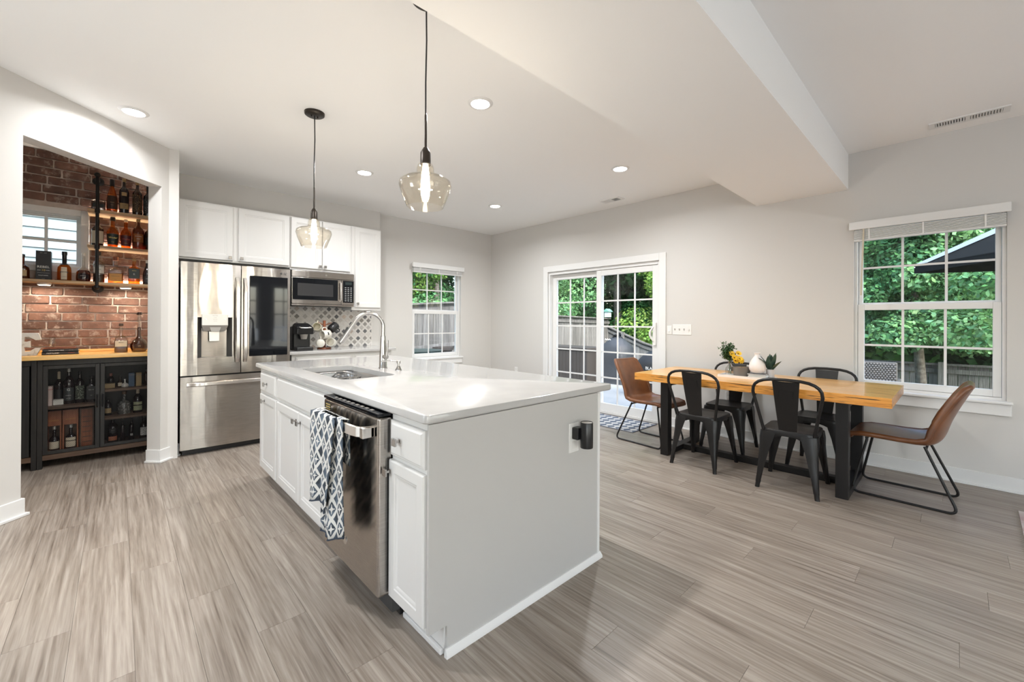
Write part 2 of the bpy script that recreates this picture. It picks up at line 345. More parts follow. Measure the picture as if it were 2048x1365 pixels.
# kitchen / window / bar wall (plane y = YA) with the thicker kitchen stretch
SX0, SX1, SZ0, SZ1 = 3.272, 4.186, .662, 2.125
BX0, BX1, BZ0, BZ1 = -1.10, -.250, 1.745, 2.235
wb = struct('wall_back')
m = M(); T = YA+.15
m.box(XL-.2, BX0, YA, T, 0, H); m.box(BX0, BX1, YA, T, 0, BZ0); m.box(BX0, BX1, YA, T, BZ1, H); m.box(BX1, SX0, YA, T, 0, H)
m.box(SX0, SX1, YA, T, 0, SZ0); m.box(SX0, SX1, YA, T, SZ1, H); m.box(SX1, XB, YA, T, 0, H)
ob('wall_face', m, PAINT, wb)
ob('thick_section', M().box(.4025, 2.70, YK, YA, 0, H), PAINT, wb)
# brick lining of the bar nook: mortar bed and single bricks
MX0, MX1 = -1.5, .285
mo = M(); yb = YA-.011
for (a0, a1, z0, z1) in ((MX0, BX0, 0, H), (BX0, BX1, 0, BZ0), (BX0, BX1, BZ1, H), (BX1, MX1, 0, H)): mo.box(a0, a1, yb, YA, z0, z1)
ob('mortar', mo, MORTAR, wb)
rb = random.Random(3)
def brick(x0, x1, z0, z1):
    g = .0060; y0 = yb-.010-rb.uniform(0, .004); j = lambda: rb.uniform(-.0028, .0028)
    X0, X1, Z0, Z1 = x0+g, x1-g, z0+g, z1-g; c = .003; k = min(.005, (X1-X0)*.2)
    def ring(y, s):
        return [(X0+s+k, y, Z0+s+j()), (X1-s-k, y, Z0+s+j()), (X1-s, y, Z0+s+.005+j()), (X1-s+j(), y, Z1-s-.005), (X1-s-k, y, Z1-s+j()), (X0+s+k, y, Z1-s+j()), (X0+s, y, Z1-s-.005+j()), (X0+s+j(), y, Z0+s+.005)]
    return M().loft([ring(yb+.002, 0), ring(y0+.004, 0), ring(y0, c)], cap0=False)
rowh = .0778; zc = .93; r = 0
while zc < H-.01:
    x = -.80 - rb.uniform(0, .22)
    while x < MX1-.03:
        ln = rb.uniform(.19, .235); x1 = min(x+ln, MX1)
        z1 = min(zc+rowh, H)
        cuts = [(x, x1)]
        if z1 > BZ0-.052+.01 and zc < BZ1+.05-.01: cuts = [(max(x, BX1+.05), x1)]
        for a, b in cuts:
            if b-a > .035:
                o = ob('brick', brick(a, b, zc, z1), BRICKM, wb, smooth=30)
        x = x1
    zc += rowh; r += 1
# 45 degree wall with the bar opening
DG = Matrix.Translation((.4025, 4.9308, 0)) @ Matrix.Rotation(PI/4, 4, 'Z')   # local x along wall towards the fridge, y into the nook
JR, JL, HZ, WT = -.176, -1.197, 2.432, .12
m = M().box(JR, .0, 0, WT, 0, H).box(JL, JR, 0, WT, HZ, H).box(-3.33, JL, 0, WT, 0, H).xf(DG)
tag(ob('wall_left', m, PAINT), kind='structure')
m = M().box(.285, .4025, 4.86, YA, 0, H)
tag(ob('wall_nook_side', m, PAINT), kind='structure')
m = M().box(MX0-.1, MX0, 3.2, YA, 0, H)
tag(ob('wall_nook_far', m, PAINT), kind='structure')
FILL_LW = ((-3.2, -1.3), (1.7, 2.5))  # unseen left windows, added to light the island fronts and ceiling
m = M(); ys = [YBK]
for a, b in FILL_LW: m.box(XL-.15, XL, ys[-1], a, 0, H); m.box(XL-.15, XL, a, b, 0, .6); m.box(XL-.15, XL, a, b, 2.25, H); ys.append(b)
m.box(XL-.15, XL, ys[-1], 2.62, 0, H)
tag(ob('wall_far_left', m, PAINT), kind='structure')
# wall behind the camera; first two of its four windows added for fill light
m = M(); xs = [XL-.15]
BW = ((-1.2, -.3), (.3, 1.2), (2.45, 3.05), (3.45, 4.05))
for a, b in BW:
    m.box(xs[-1], a, YBK-.12, YBK, 0, H); m.box(a, b, YBK-.12, YBK, 0, .6); m.box(a, b, YBK-.12, YBK, 2.3, H); xs.append(b)
m.box(xs[-1], XB+.1, YBK-.12, YBK, 0, H)
tag(ob('wall_front', m, PAINT), kind='structure')
# baseboards with shoe moulding
def base(name, boxes, xf=None):
    m = M()
    for (x0, x1, y0, y1, ex) in boxes:
        m.box(x0, x1, y0, y1, 0, .113)
        sx0, sx1, sy0, sy1 = x0, x1, y0, y1
        if 'x-' in ex: sx0 -= .015
        if 'x+' in ex: sx1 += .015
        if 'y-' in ex: sy0 -= .015
        if 'y+' in ex: sy1 += .015
        m.box(sx0, sx1, sy0, sy1, 0, .018)
    if xf: m.xf(xf)
    o = ob(name, m, TRIM, bevel=.004); tag(o, kind='structure')
base('baseboard_right', [(XB-.014, XB, YBK, 2.415, 'x-'), (XB-.014, XB, 4.425, YA, 'x-')])
base('baseboard_back', [(2.70, XB, YA-.014, YA, 'y-'), (2.70, 2.714, YK, YA, 'x+')])
base('baseboard_left', [(JR-.014, .012, -.014, 0, 'y-x-'), (JR-.014, JR, 0, WT, 'x-')], DG)
base('baseboard_far_left', [(-3.33, JL+.014, -.014, 0, 'y-x+'), (JL, JL+.014, 0, WT, 'x+')], DG)
base('baseboard_front', [(XL, XB, YBK, YBK+.014, 'y+')])

# ---------------------------------------------------------------- windows and sliding door
def frame4(m, ax, a0, a1, d0, d1, z0, z1, fw, ft=None, fb=None):
    ft = fw if ft is None else ft; fb = fw if fb is None else fb
    bx(m, ax, a0, a0+fw, d0, d1, z0, z1); bx(m, ax, a1-fw, a1, d0, d1, z0, z1)
    bx(m, ax, a0+fw, a1-fw, d0, d1, z1-ft, z1); bx(m, ax, a0+fw, a1-fw, d0, d1, z0, z0+fb)
def sash(parent, name, ax, d0, d1, a0, a1, z0, z1, fw, cols, rows, ft=None, fb=None, mw=.017):
    ft = fw if ft is None else ft; fb = fw if fb is None else fb
    m = M(); frame4(m, ax, a0, a1, d0, d1, z0, z1, fw, ft, fb)
    s = ob(name, m, TRIM, parent, bevel=.003)
    g0, g1, h0, h1 = a0+fw, a1-fw, z0+fb, z1-ft; dm = (d0+d1)/2
    for i in range(1, cols):
        c = g0+(g1-g0)*i/cols; ob('muntin', bx(M(), ax, c-mw/2, c+mw/2, dm-.005, dm+.005, h0, h1), TRIM, s)
    for j in range(1, rows):
        c = h0+(h1-h0)*j/rows; ob('muntin', bx(M(), ax, g0, g1, dm-.0045, dm+.0045, c-mw/2, c+mw/2), TRIM, s)
    for i in range(cols):
        for j in range(rows):
            ob('pane', bx(M(), ax, g0+(g1-g0)*i/cols+.002, g0+(g1-g0)*(i+1)/cols-.002, dm-.001, dm+.001, h0+(h1-h0)*j/rows+.002, h0+(h1-h0)*(j+1)/rows-.002), PANE, s, smooth=0)
    return s
# dining window
w2 = struct('window_2', (XB, .187, WZ0))
m = M(); frame4(m, 'x', WY0, WY1, XB+.035, XB+.14, WZ0, WZ1, .022, .03, .03); ob('window_frame', m, TRIM, w2, bevel=.002)
sash(w2, 'lower_sash', 'x', XB+.045, XB+.078, WY0+.024, WY1-.024, WZ0+.032, 1.425, .044, 3, 2, .052, .055)
sash(w2, 'upper_sash', 'x', XB+.084, XB+.115, WY0+.024, WY1-.024, 1.395, WZ1-.032, .030, 3, 2, .03, .045)
ob('sill', M().box(XB-.045, XB+.05, WY0-.030, WY1+.045, WZ0-.012, WZ0+.010), TRIM, w2, bevel=.006)
ob('apron', M().box(XB-.020, XB, WY0-.024, WY1+.038, WZ0-.100, WZ0-.012), TRIM, w2, bevel=.004)
# small kitchen window
w1 = struct('window_1', (3.73, YA, SZ0))
m = M(); frame4(m, 'y', SX0, SX1, YA+.035, YA+.14, SZ0, SZ1, .022, .03, .03); ob('window_frame', m, TRIM, w1, bevel=.002)
sash(w1, 'lower_sash', 'y', YA+.045, YA+.078, SX0+.024, SX1-.024, SZ0+.032, 1.425, .044, 3, 2, .052, .055)
sash(w1, 'upper_sash', 'y', YA+.084, YA+.115, SX0+.024, SX1-.024, 1.395, SZ1-.032, .030, 3, 2, .03, .045)
ob('sill', M().box(SX0-.02, SX1+.030, YA-.040, YA+.05, SZ0-.012, SZ0+.010), TRIM, w1, bevel=.006)
ob('apron', M().box(SX0-.02, SX1+.022, YA-.018, YA, SZ0-.095, SZ0-.012), TRIM, w1, bevel=.004)
# bar nook window
w3 = struct('window_3', (-.66, YA, BZ0))
m = M(); frame4(m, 'y', BX0-.05, BX1+.05, YA-.030, YA, BZ0-.05, BZ1+.05, .056); ob('casing', m, TRIM, w3, bevel=.003)
m = M(); frame4(m, 'y', BX0, BX1, YA, YA+.12, BZ0, BZ1, .018); ob('window_frame', m, TRIM, w3)
sash(w3, 'fixed_sash', 'y', YA+.03, YA+.06, BX0+.01, BX1-.01, BZ0+.01, BZ1-.01, .028, 4, 2, mw=.022)
for k, (a, b) in enumerate(BW):  # first two are unseen additions for fill
    q = struct('window_%d' % (4+k), ((a+b)/2, YBK, .6))
    m = M(); frame4(m, 'y', a-.07, b+.07, YBK, YBK+.02, .53, 2.37, .075); ob('casing', m, TRIM, q)
    sash(q, 'fixed_sash', 'y', YBK-.08, YBK-.05, a, b, .6, 2.3, .05, 2 if b-a < .7 else 3, 4, mw=.03)
for k, (a, b) in enumerate(FILL_LW):  # added windows framing the left fill lamps
    q = struct('window_%d' % (8+k), (XL, (a+b)/2, .6))
    m = M(); frame4(m, 'x', a-.07, b+.07, XL, XL+.02, .53, 2.32, .075); ob('casing', m, TRIM, q)
    sash(q, 'fixed_sash', 'x', XL-.08, XL-.05, a, b, .6, 2.25, .05, 3, 4, mw=.03)
# sliding patio door
d1 = struct('door_1', (XB, 3.42, 0))
m = M(); c0, c1, ct = 2.4155, 4.4236, 2.108
m.box(XB-.02, XB, c0, DY0+.004, 0, ct).box(XB-.02, XB, DY1-.004, c1, 0, ct).box(XB-.02, XB, DY0+.004, DY1-.004, DZ-.004, ct)
ob('casing', m, TRIM, d1, bevel=.004)
m = M(); frame4(m, 'x', DY0+.002, DY1-.002, XB+.01, XB+.148, .0, DZ-.002, .03, .045, .035); ob('door_frame', m, TRIM, d1, bevel=.003)
sl = sash(d1, 'sliding_panel', 'x', XB+.025, XB+.065, DY0+.034, 3.455, .036, DZ-.05, .078, 3, 5, .075, .105, .020)
fx = sash(d1, 'fixed_panel', 'x', XB+.080, XB+.12, 3.395, DY1-.034, .036, DZ-.05, .075, 3, 5, .075, .105, .020)
m = M().box(XB-.002, XB+.024, DY0+.052, DY0+.092, .97, 1.25)
m.tube([(XB+.01, DY0+.075+.05*math.sin(PI*t/10), 1.00+.022*t) if t not in (0, 10) else (XB+.02, DY0+.075, 1.00+.022*t) for t in range(11)], .008)
m.tube([(XB+.004-.035*math.sin(PI*t/10), DY0+.075+.045*math.sin(PI*t/10), 1.01+.020*t) for t in range(11)], .009)
ob('pull_handle', m, WHITEP, sl, label='white D-shaped pull handle')

# window blinds, raised
def blind(name, label, ax, front, a0, a1, zt, zb, n, wand, group=None):
    c = (a0+a1)/2; loc = (front, c, zb) if ax == 'x' else (c, front, zb)
    t = thing(name, label, 'window blind', loc)
    sg = -1
    ob('valance', bx(M(), ax, a0-.02, a1+.03, front-.075, front-.055, zt-.072, zt), TRIM, t, bevel=.006)
    ob('headrail', bx(M(), ax, a0, a1, front-.055, front-.005, zt-.055, zt-.005), TRIM, t)
    zs = zt-.075; dz = (zs-zb-.016)/n
    for i in range(n):
        ob('slat', bx(M(), ax, a0+.004, a1-.004, front-.056, front-.006, zb+.016+dz*i, zb+.016+dz*i+dz*.60), TRIM, t)
    ob('bottom_rail', bx(M(), ax, a0+.003, a1-.003, front-.057, front-.005, zb, zb+.014), TRIM, t, bevel=.003)
    for f in (.12, .5, .88):
        p = a0+(a1-a0)*f
        ob('ladder_cord', bx(M(), ax, p-.005, p+.005, front-.0585, front-.0565, zb+.004, zs+.004), WHITEP, t)
    if wand:
        p = wand; P = (lambda z: (front-.065, p+(zs-z)*.03, z)) if ax == 'x' else (lambda z: (p, front-.065, z))
        ob('tilt_wand', M().tube([P(zs+.02), P(zs-.28), P(zs-.58)] if ax == 'x' else [P(zs+.02), P(zs-.10)], (.0065 if ax == 'x' else .004), 6), CREAM if ax == 'x' else TRIM, t)
    return t
blind('window_blind', 'raised white slatted blind over the dining window with a hanging wand', 'x', XB-.004, WY0+.002, WY1-.004, 2.158, 1.985, 9, .56)
blind('window_blind', 'raised white blind above the small window beside the kitchen cabinets', 'y', YA-.004, SX0-.012, SX1-.012, 2.150, 2.005, 7, SX0+.11)

# ---------------------------------------------------------------- ceiling fittings
def downlight(loc, label, k=1.0):
    t = thing('recessed_light', label, 'ceiling light', loc, group='recessed ceiling lights')
    x, y, z = loc
    ob('trim_ring', M().lathe([(.062, -.004), (.066, -.010), (.084, -.006), (.090, 0), (.062, 0)], loc, 28, cap0=False, cap1=False), TRIM, t)
    ob('lens', M().lathe([(.062, -.0035), (.0, -.0035)], loc, 28, cap0=False, cap1=False), LENS, t)
    d = bpy.data.lights.new('lamp', 'AREA'); d.shape = 'DISK'; d.size = .12; d.energy = LAMP_E*k; d.color = (.965, .985, 1); d.spread = math.radians(160)
    o = bpy.data.objects.new('lamp', d); C.objects.link(o); o.parent = t; o.location = (0, 0, -.014); return t
downlight((.08, 4.18, H), 'lit recessed light in the ceiling beside the bar opening wall', .62)
downlight((1.858, 4.215, H), 'lit recessed light in the ceiling between the two hanging pendants')
downlight((3.656, 4.217, H), 'lit recessed light nearest the far corner of the kitchen ceiling')
downlight((1.858, 2.308, H), 'lit recessed light just right of the near pendant cord, largest on the ceiling')
downlight((3.665, 2.315, H), 'lit recessed light near the ceiling beam and the sliding door wall')
downlight((.08, 2.31, H), 'lit recessed light just outside the frame above the walkway left of the island')
def vent(name, label, x0, x1, y0, y1, n):
    t = thing(name, label, 'ceiling vent', ((x0+x1)/2, (y0+y1)/2, H))
    m = M(); z0, z1 = H-.008, H; f = .022
    m.box(x0, x0+f, y0, y1, z0, z1).box(x1-f, x1, y0, y1, z0, z1).box(x0+f, x1-f, y0, y0+f*1.6, z0, z1).box(x0+f, x1-f, y1-f*1.6, y1, z0, z1)
    yc = (y0+y1)/2; m.box(x0+f, x1-f, yc-.012, yc+.012, z0, z1)
    ob('frame', m, TRIM, t); ob('dark_opening', M().box(x0+f, x1-f, y0+f, y1-f, H-.0015, H), DARKSLOT, t)
    for h in range(2):
        a, b = (y0+f*1.6, yc-.012) if h == 0 else (yc+.012, y1-f*1.6)
        for i in range(n):
            c = a+(b-a)*(i+.5)/n; s = .003 if h else -.003; wv = (b-a)/n*.15
            ob('slat', M().loft([[(x0+f, c-wv+s, z0+.0005), (x0+f, c+wv+s, z0+.0005), (x0+f, c+wv-s, z1-.001), (x0+f, c-wv-s, z1-.001)], [(x1-f, c-wv+s, z0+.0005), (x1-f, c+wv+s, z0+.0005), (x1-f, c+wv-s, z1-.001), (x1-f, c-wv-s, z1-.001)]]), TRIM, t, smooth=0)
vent('ceiling_vent', 'long white ceiling register on the dim living side of the beam', 4.555, 4.685, -.265, .150, 11)
vent('ceiling_vent', 'small white ceiling register in the kitchen ceiling near the sliding door', 4.46, 4.60, 2.84, 3.12, 9)

def pendant(name, x, y, label, zshift=0):
    t = thing(name, label, 'pendant lamp', (x, y, H), group='amber glass pendants over the island')
    c = (x, y, H); z = lambda v: v-H
    ob('canopy', M().lathe([(0, -.022), (.060, -.022), (.068, -.016), (.070, 0), (0, 0)], c, 32), BRONZE, t)
    for s in (-1, 1): ob('screw', M().lathe([(.005, -.034), (.005, -.02)], (x+s*.022, y, H), 8), BRONZE, t)
    zz = zshift
    ob('cord', M().tube([(x, y, H-.02), (x+.003, y, 2.60+zz*.5), (x-.001, y, 2.40+zz), (x, y, 2.10+zz)], .0042, 6), BLACK, t)
    ob('stem', M().lathe([(.0062, 2.085-H+zz), (.0062, 2.24-H+zz), (.004, 2.25-H+zz)], c, 10), BRONZE, t)
    ob('socket', M().lathe([(.0, 2.092-H+zz), (.010, 2.088-H+zz), (.020, 2.070-H+zz), (.024, 2.062-H+zz), (.025, 2.005-H+zz), (.0, 2.005-H+zz)], c, 20), BRONZE, t)
    pr = [(.034, 2.008), (.041, 1.985), (.042, 1.955), (.056, 1.948), (.100, 1.938), (.119, 1.925), (.124, 1.905), (.112, 1.868), (.086, 1.803)]
    sh = [(r, q-H+zz) for r, q in pr]
    sh2 = [(r-.003, q-.001) for r, q in reversed(sh)]
    ob('glass_shade', M().lathe(sh+sh2, c, 40, cap0=False, cap1=False), SHADEG, t, smooth=60)
    b = ob('bulb', M().lathe([(.0, 1.826-H+zz), (.012, 1.832-H+zz), (.020, 1.86-H+zz), (.022, 1.90-H+zz), (.019, 1.95-H+zz), (.014, 1.985-H+zz), (.013, 2.004-H+zz)], c, 18), BULB, t)
    d = bpy.data.lights.new('lamp', 'POINT'); d.energy = 7; d.shadow_soft_size = .05; d.color = (1, .90, .76)
    o = bpy.data.objects.new('lamp', d); C.objects.link(o); o.parent = t; o.location = (0, 0, 1.80-H+zz)
    return t
pendant('pendant_lamp', 1.057, 3.268, 'farther amber glass pendant with its whole black canopy in view', 0)
pendant('pendant_lamp', 1.066, 1.738, 'nearer and larger amber glass pendant on a cord cut off by the beam', -.004)

# ================================================================== KITCHEN
def panel_door(ax, front, a0, a1, z0, z1, th=.02, fw=.058, flip=1):
    """framed cabinet front: moulded frame around a recessed flat field; ax 'x' faces -x, 'y' faces -y"""
    def ring(i, d):
        P = [(a0+i, z0+i), (a1-i, z0+i), (a1-i, z1-i), (a0+i, z1-i)]
        return [(front+d, a, z) if ax == 'x' else (a, front+d, z) for a, z in P]
    return M().loft([ring(0, th), ring(0, .005), ring(.005, 0), ring(fw-.004, 0), ring(fw, .003), ring(fw+.006, .0035), ring(fw+.014, .009), ring(fw+.020, .009)])
def slab_front(ax, front, a0, a1, z0, z1, th=.02):
    def ring(i, d):
        P = [(a0+i, z0+i), (a1-i, z0+i), (a1-i, z1-i), (a0+i, z1-i)]
        return [(front+d, a, z) if ax == 'x' else (a, front+d, z) for a, z in P]
    return M().loft([ring(0, th), ring(0, .009), ring(.004, .006), ring(.010, .006), ring(.016, 0), ring(.02, 0)])
def knob(parent, ax, front, a, z):
    m = M(); 
    def lb(d0, d1, s):
        bx(m, ax, a-s, a+s, front-d1, front-d0, z-s, z+s)
    lb(0, .003, .009); lb(.003, .020, .005); lb(.020, .028, .015)
    return ob('knob', m, CHROME, parent, bevel=.0015)

# ---- refrigerator
FX0, FX1, FF = .418, 1.332, 4.838
rf = thing('refrigerator', 'stainless french door refrigerator with a water dispenser and dark glass panel', 'refrigerator', ((FX0+FX1)/2, 5.2, 0))
ob('body', M().box(FX0+.012, FX1-.012, FF+.068, 5.585, .035, 1.765).box(FX0+.05, FX1-.05, FF+.10, 5.55, 0, .035), DARKGREY, rf, bevel=.004)
ob('hinge_cover', M().box(FX0+.02, FX0+.13, FF+.03, FF+.2, 1.765, 1.785), DARKGREY, rf); ob('hinge_cover', M().box(FX1-.13, FX1-.02, FF+.03, FF+.2, 1.765, 1.785), DARKGREY, rf)
ob('kick_grille', M().box(FX0+.02, FX1-.02, FF+.055, FF+.068, .005, .06), BLACK, rf)
def door_skin(x0, x1, z0, z1, bow, hole=None):
    n = 10; m = M(); th = .062
    def yf(x): t = (x-(x0+x1)/2)/((x1-x0)/2); return FF + bow*t*t
    xs = [x0+(x1-x0)*i/n for i in range(n+1)]
    zs = [z0, z1]
    if hole:
        xs = sorted(set([q for q in xs if not (hole[0]-.01 < q < hole[1]+.01)] + [hole[0], hole[1]])); zs = [z0, hole[2], hole[3], z1]
    N = len(xs)
    for j in range(len(zs)-1):
        for i in range(N-1):
            if hole and j == 1 and hole[0]-1e-6 <= xs[i] < hole[1]-1e-6: continue
            m.add([(xs[i], yf(xs[i]), zs[j]), (xs[i+1], yf(xs[i+1]), zs[j]), (xs[i+1], yf(xs[i+1]), zs[j+1]), (xs[i], yf(xs[i]), zs[j+1])], [(0,1,2,3)])
    Y1 = FF+th
    for i in range(N-1):
        for z in (z0, z1): m.add([(xs[i], yf(xs[i]), z), (xs[i+1], yf(xs[i+1]), z), (xs[i+1], Y1, z), (xs[i], Y1, z)], [(0,1,2,3)])
    for x in (x0, x1): m.add([(x, yf(x), z0), (x, yf(x), z1), (x, Y1, z1), (x, Y1, z0)], [(0,1,2,3)])
    m.add([(x0,Y1,z0),(x1,Y1,z0),(x1,Y1,z1),(x0,Y1,z1)], [(0,1,2,3)])
    return m
XG = .889
HOLE = (.541, .814, .903, 1.283)
dl = ob('left_door', door_skin(FX0, XG-.0035, .742, 1.795, .012, HOLE), STEEL, rf)
dr = ob('right_door', door_skin(XG+.0035, FX1, .742, 1.795, .012), STEEL, rf)
fz = ob('freezer_drawer', door_skin(FX0, FX1, .058, .728, .014), STEEL, rf)
def grip(parent, x0, x1, z0, z1, d=.048):
    m = M(); r = []
    n = 10
    for i in range(n+1):
        t = i/n; e = min(t, 1-t)*n; dd = d if e >= 1 else d*(.25+.75*e)
        if z1-z0 > x1-x0:
            z = z0+(z1-z0)*t; r.append([(x0, FF-dd+.012, z), (x0+.006, FF-dd, z), (x1-.006, FF-dd, z), (x1, FF-dd+.012, z), (x1, FF+.004, z) if e < 1 else (x1, FF-dd+.020, z), (x0, FF+.004, z) if e < 1 else (x0, FF-dd+.020, z)])
        else:
            x = x0+(x1-x0)*t; r.append([(x, FF-dd+.012, z0), (x, FF-dd, z0+.006), (x, FF-dd, z1-.006), (x, FF-dd+.012, z1), (x, FF+.004, z1) if e < 1 else (x, FF-dd+.020, z1), (x, FF+.004, z0) if e < 1 else (x, FF-dd+.020, z0)])
    m.loft(r); return ob('handle', m, STEEL_H, parent, bevel=.002)
grip(dl, .838, .876, .845, 1.675); grip(dr, .903, .938, .845, 1.675); grip(fz, .462, 1.288, .640, .680)
# water dispenser recess
hx0, hx1, hz0, hz1 = HOLE; dp = .075
m = M()
def cav(m, x0, x1, z0, z1, y0, y1, ins):
    a = [(x0,y0,z0),(x1,y0,z0),(x1,y0,z1),(x0,y0,z1)]; b = [(x0+ins,y1,z0+.004),(x1-ins,y1,z0+.004),(x1-ins,y1,z1),(x0+ins,y1,z1)]
    m.add(a+b, [(0,1,5,4),(1,2,6,5),(2,3,7,6),(3,0,4,7)]); m.add(b, [(0,1,2,3)], 1); return m
ob('dispenser_recess', cav(M(), hx0, hx1, hz0, hz1, FF+.001, FF+dp, .045), [mat('recess_wall_grey', (.06, .058, .056), .35), mat('recess_back_steel', (.50, .47, .44), .35, .6)], dl)
ob('dispenser_head', M().box(.573, .780, FF-.006, FF+.055, 1.205, 1.312), SILV, dl, bevel=.004)
ob('dispenser_head_underside', M().loft([[(.573,FF-.004,1.205),(.780,FF-.004,1.205),(.780,FF+.06,1.205),(.573,FF+.06,1.205)],[(.59,FF+.02,1.155),(.763,FF+.02,1.155),(.763,FF+.06,1.155),(.59,FF+.06,1.155)]]), GREYP, dl)
ob('ice_chute', M().loft([[(.63,FF+.0,1.205),(.728,FF+.0,1.205),(.728,FF+.05,1.205),(.63,FF+.05,1.205)],[(.648,FF+.012,1.150),(.712,FF+.012,1.150),(.712,FF+.05,1.150),(.648,FF+.05,1.150)]]), SILV, dl)
ob('paddle', M().loft([[(.632,FF+.030,1.150),(.716,FF+.030,1.150),(.716,FF+.036,1.150),(.632,FF+.036,1.150)],[(.634,FF+.022,1.055),(.714,FF+.022,1.055),(.714,FF+.030,1.055),(.634,FF+.030,1.055)]]), SILV, dl, bevel=.006)
for k, x in enumerate((.604, .752)): ob('button', M().box(x-.006, x+.006, FF-.0085, FF-.004, 1.258, 1.270), WHITEP, dl, bevel=.002)
text('print', 'FILTER', .014, (.676, FF-.0068, 1.298), FY, GREYT, dl)
for k, b in enumerate(('CUBED', 'CRUSHED', 'WATER')): text('print', b, .008, (.676, FF-.0068, 1.280-.016*k), FY, GREYT, dl)
ob('glass_panel', M().box(.957, 1.305, FF-.0045, FF+.004, .898, 1.705), BLACKGL, dr, bevel=.004)
text('logo', 'LG', .026, (1.283, FF-.001, 1.748), (PI/2, 0, math.radians(3)), DARKGREY, dr)
ob('logo_disc', M().lathe([(.010, -.001), (.010, .001)], (0,0,0), 20).xf(Matrix.Translation((1.246, FF-.0005, 1.748)) @ Matrix.Rotation(PI/2, 4, 'X')), DARKGREY, dr)

# ---- wall cabinets
UF = 5.25
def wall_cab(name, label, x0, x1, z0, z1, doors, knobs, depth=YK):
    t = thing(name, label, 'cabinet', ((x0+x1)/2, (UF+depth)/2, z0), group='white wall cabinets')
    ob('carcass', M().box(x0, x1, UF+.021, depth-.001, z0, z1), CAB, t, bevel=.0015)
    for (a, b, c, d), (ka, kz) in zip(doors, knobs):
        p = ob('door', panel_door('y', UF, a, b, c, d), CAB, t, smooth=30); knob(p, 'y', UF, ka, kz)
    return t
wall_cab('wall_cabinet', 'white two door wall cabinet above the refrigerator', .406, 1.440, 1.868, 2.462,
         ((.432, .886, 1.884, 2.452), (.934, 1.432, 1.884, 2.452)), ((.858, 1.915), (.962, 1.915)))
wall_cab('wall_cabinet', 'white two door wall cabinet above the microwave', 1.442, 2.160, 1.848, 2.462,
         ((1.450, 1.792, 1.872, 2.452), (1.800, 2.138, 1.872, 2.452)), ((1.766, 1.905), (1.826, 1.905)))
wall_cab('wall_cabinet', 'tall narrow white wall cabinet right of the microwave', 2.162, 2.556, 1.395, 2.462,
         ((2.200, 2.545, 1.428, 2.452),), ((2.228, 1.475),))
# ---- microwave
MF = 5.185
mw = thing('microwave', 'stainless over-counter microwave with a dark window and keypad', 'microwave', (1.80, 5.38, 1.43))
ob('case', M().box(1.446, 2.158, MF+.02, YK-.002, 1.435, 1.842), DARKGREY, mw)
ob('vent_strip', M().box(1.440, 2.160, MF, MF+.02, 1.762, 1.836), STEEL, mw, bevel=.004)
ob('lower_strip', M().box(1.440, 2.160, MF+.004, MF+.02, 1.432, 1.452), STEEL, mw, bevel=.003)
md = ob('door', M().box(1.440, 2.000, MF-.004, MF+.018, 1.454, 1.758), STEEL, mw, bevel=.004)
ob('door_glass', M().box(1.448, 1.955, MF-.0075, MF-.003, 1.500, 1.750), BLACKGL, md)
ob('window_mesh', M().box(1.500, 1.900, MF-.0085, MF-.0074, 1.545, 1.690), mat('dark_window_mesh', (.025, .025, .027), .25), md)
ob('handle', M().tube([(1.985, MF-.004, 1.735), (1.985, MF-.032, 1.715), (1.985, MF-.032, 1.515), (1.985, MF-.004, 1.495)], .010, 10), STEEL_H, md)
cp = ob('control_panel', M().box(2.004, 2.160, MF-.004, MF+.018, 1.454, 1.758), STEEL, mw, bevel=.004)
ob('keypad', M().box(2.020, 2.150, MF-.0075, MF-.003, 1.480, 1.750), BLACKGL, cp)
ob('display', M().box(2.045, 2.125, MF-.009, MF-.0074, 1.700, 1.735), mat('dark_display', (.02, .03, .03), .2), cp)
for r in range(8):
    for c in range(3):
        ob('key', M().box(2.040+.034*c, 2.060+.034*c, MF-.0088, MF-.0074, 1.500+.023*r, 1.508+.023*r), mat('key_print', (.34, .34, .33), .5) if r+c == 0 else bpy.data.materials['key_print'], cp)
ob('badge', M().lathe([(.012, -.001), (.012, .001)], (0,0,0), 20).xf(Matrix.Translation((1.82, MF-.001, 1.80)) @ Matrix.Rotation(PI/2, 4, 'X')), STEEL_H, mw)
# ---- base cabinet and counter by the wall
bc = thing('base_cabinet', 'white base cabinet under the wall counter, mostly behind the island', 'cabinet', (1.98, 5.3, 0), group='white base cabinets')
ob('carcass', M().box(1.392, 2.575, 5.005, YK-.001, .1, .877).box(1.392, 2.575, 5.08, YK-.001, 0, .1), CAB, bc)
for a, b in ((1.43, 2.05), (2.09, 2.55)):
    p = ob('drawer', slab_front('y', 4.985, a, b, .705, .850), CAB, bc, smooth=30); knob(p, 'y', 4.985, (a+b)/2, .778)
    p = ob('door', panel_door('y', 4.985, a, b, .115, .680), CAB, bc, smooth=30); knob(p, 'y', 4.985, b-.03, .64)
ob('wall_countertop', M().box(1.352, 2.622, 4.962, YK-.001, .879, .914), QUARTZ, bevel=.006, label='white quartz countertop along the kitchen wall under the microwave', cat='countertop')
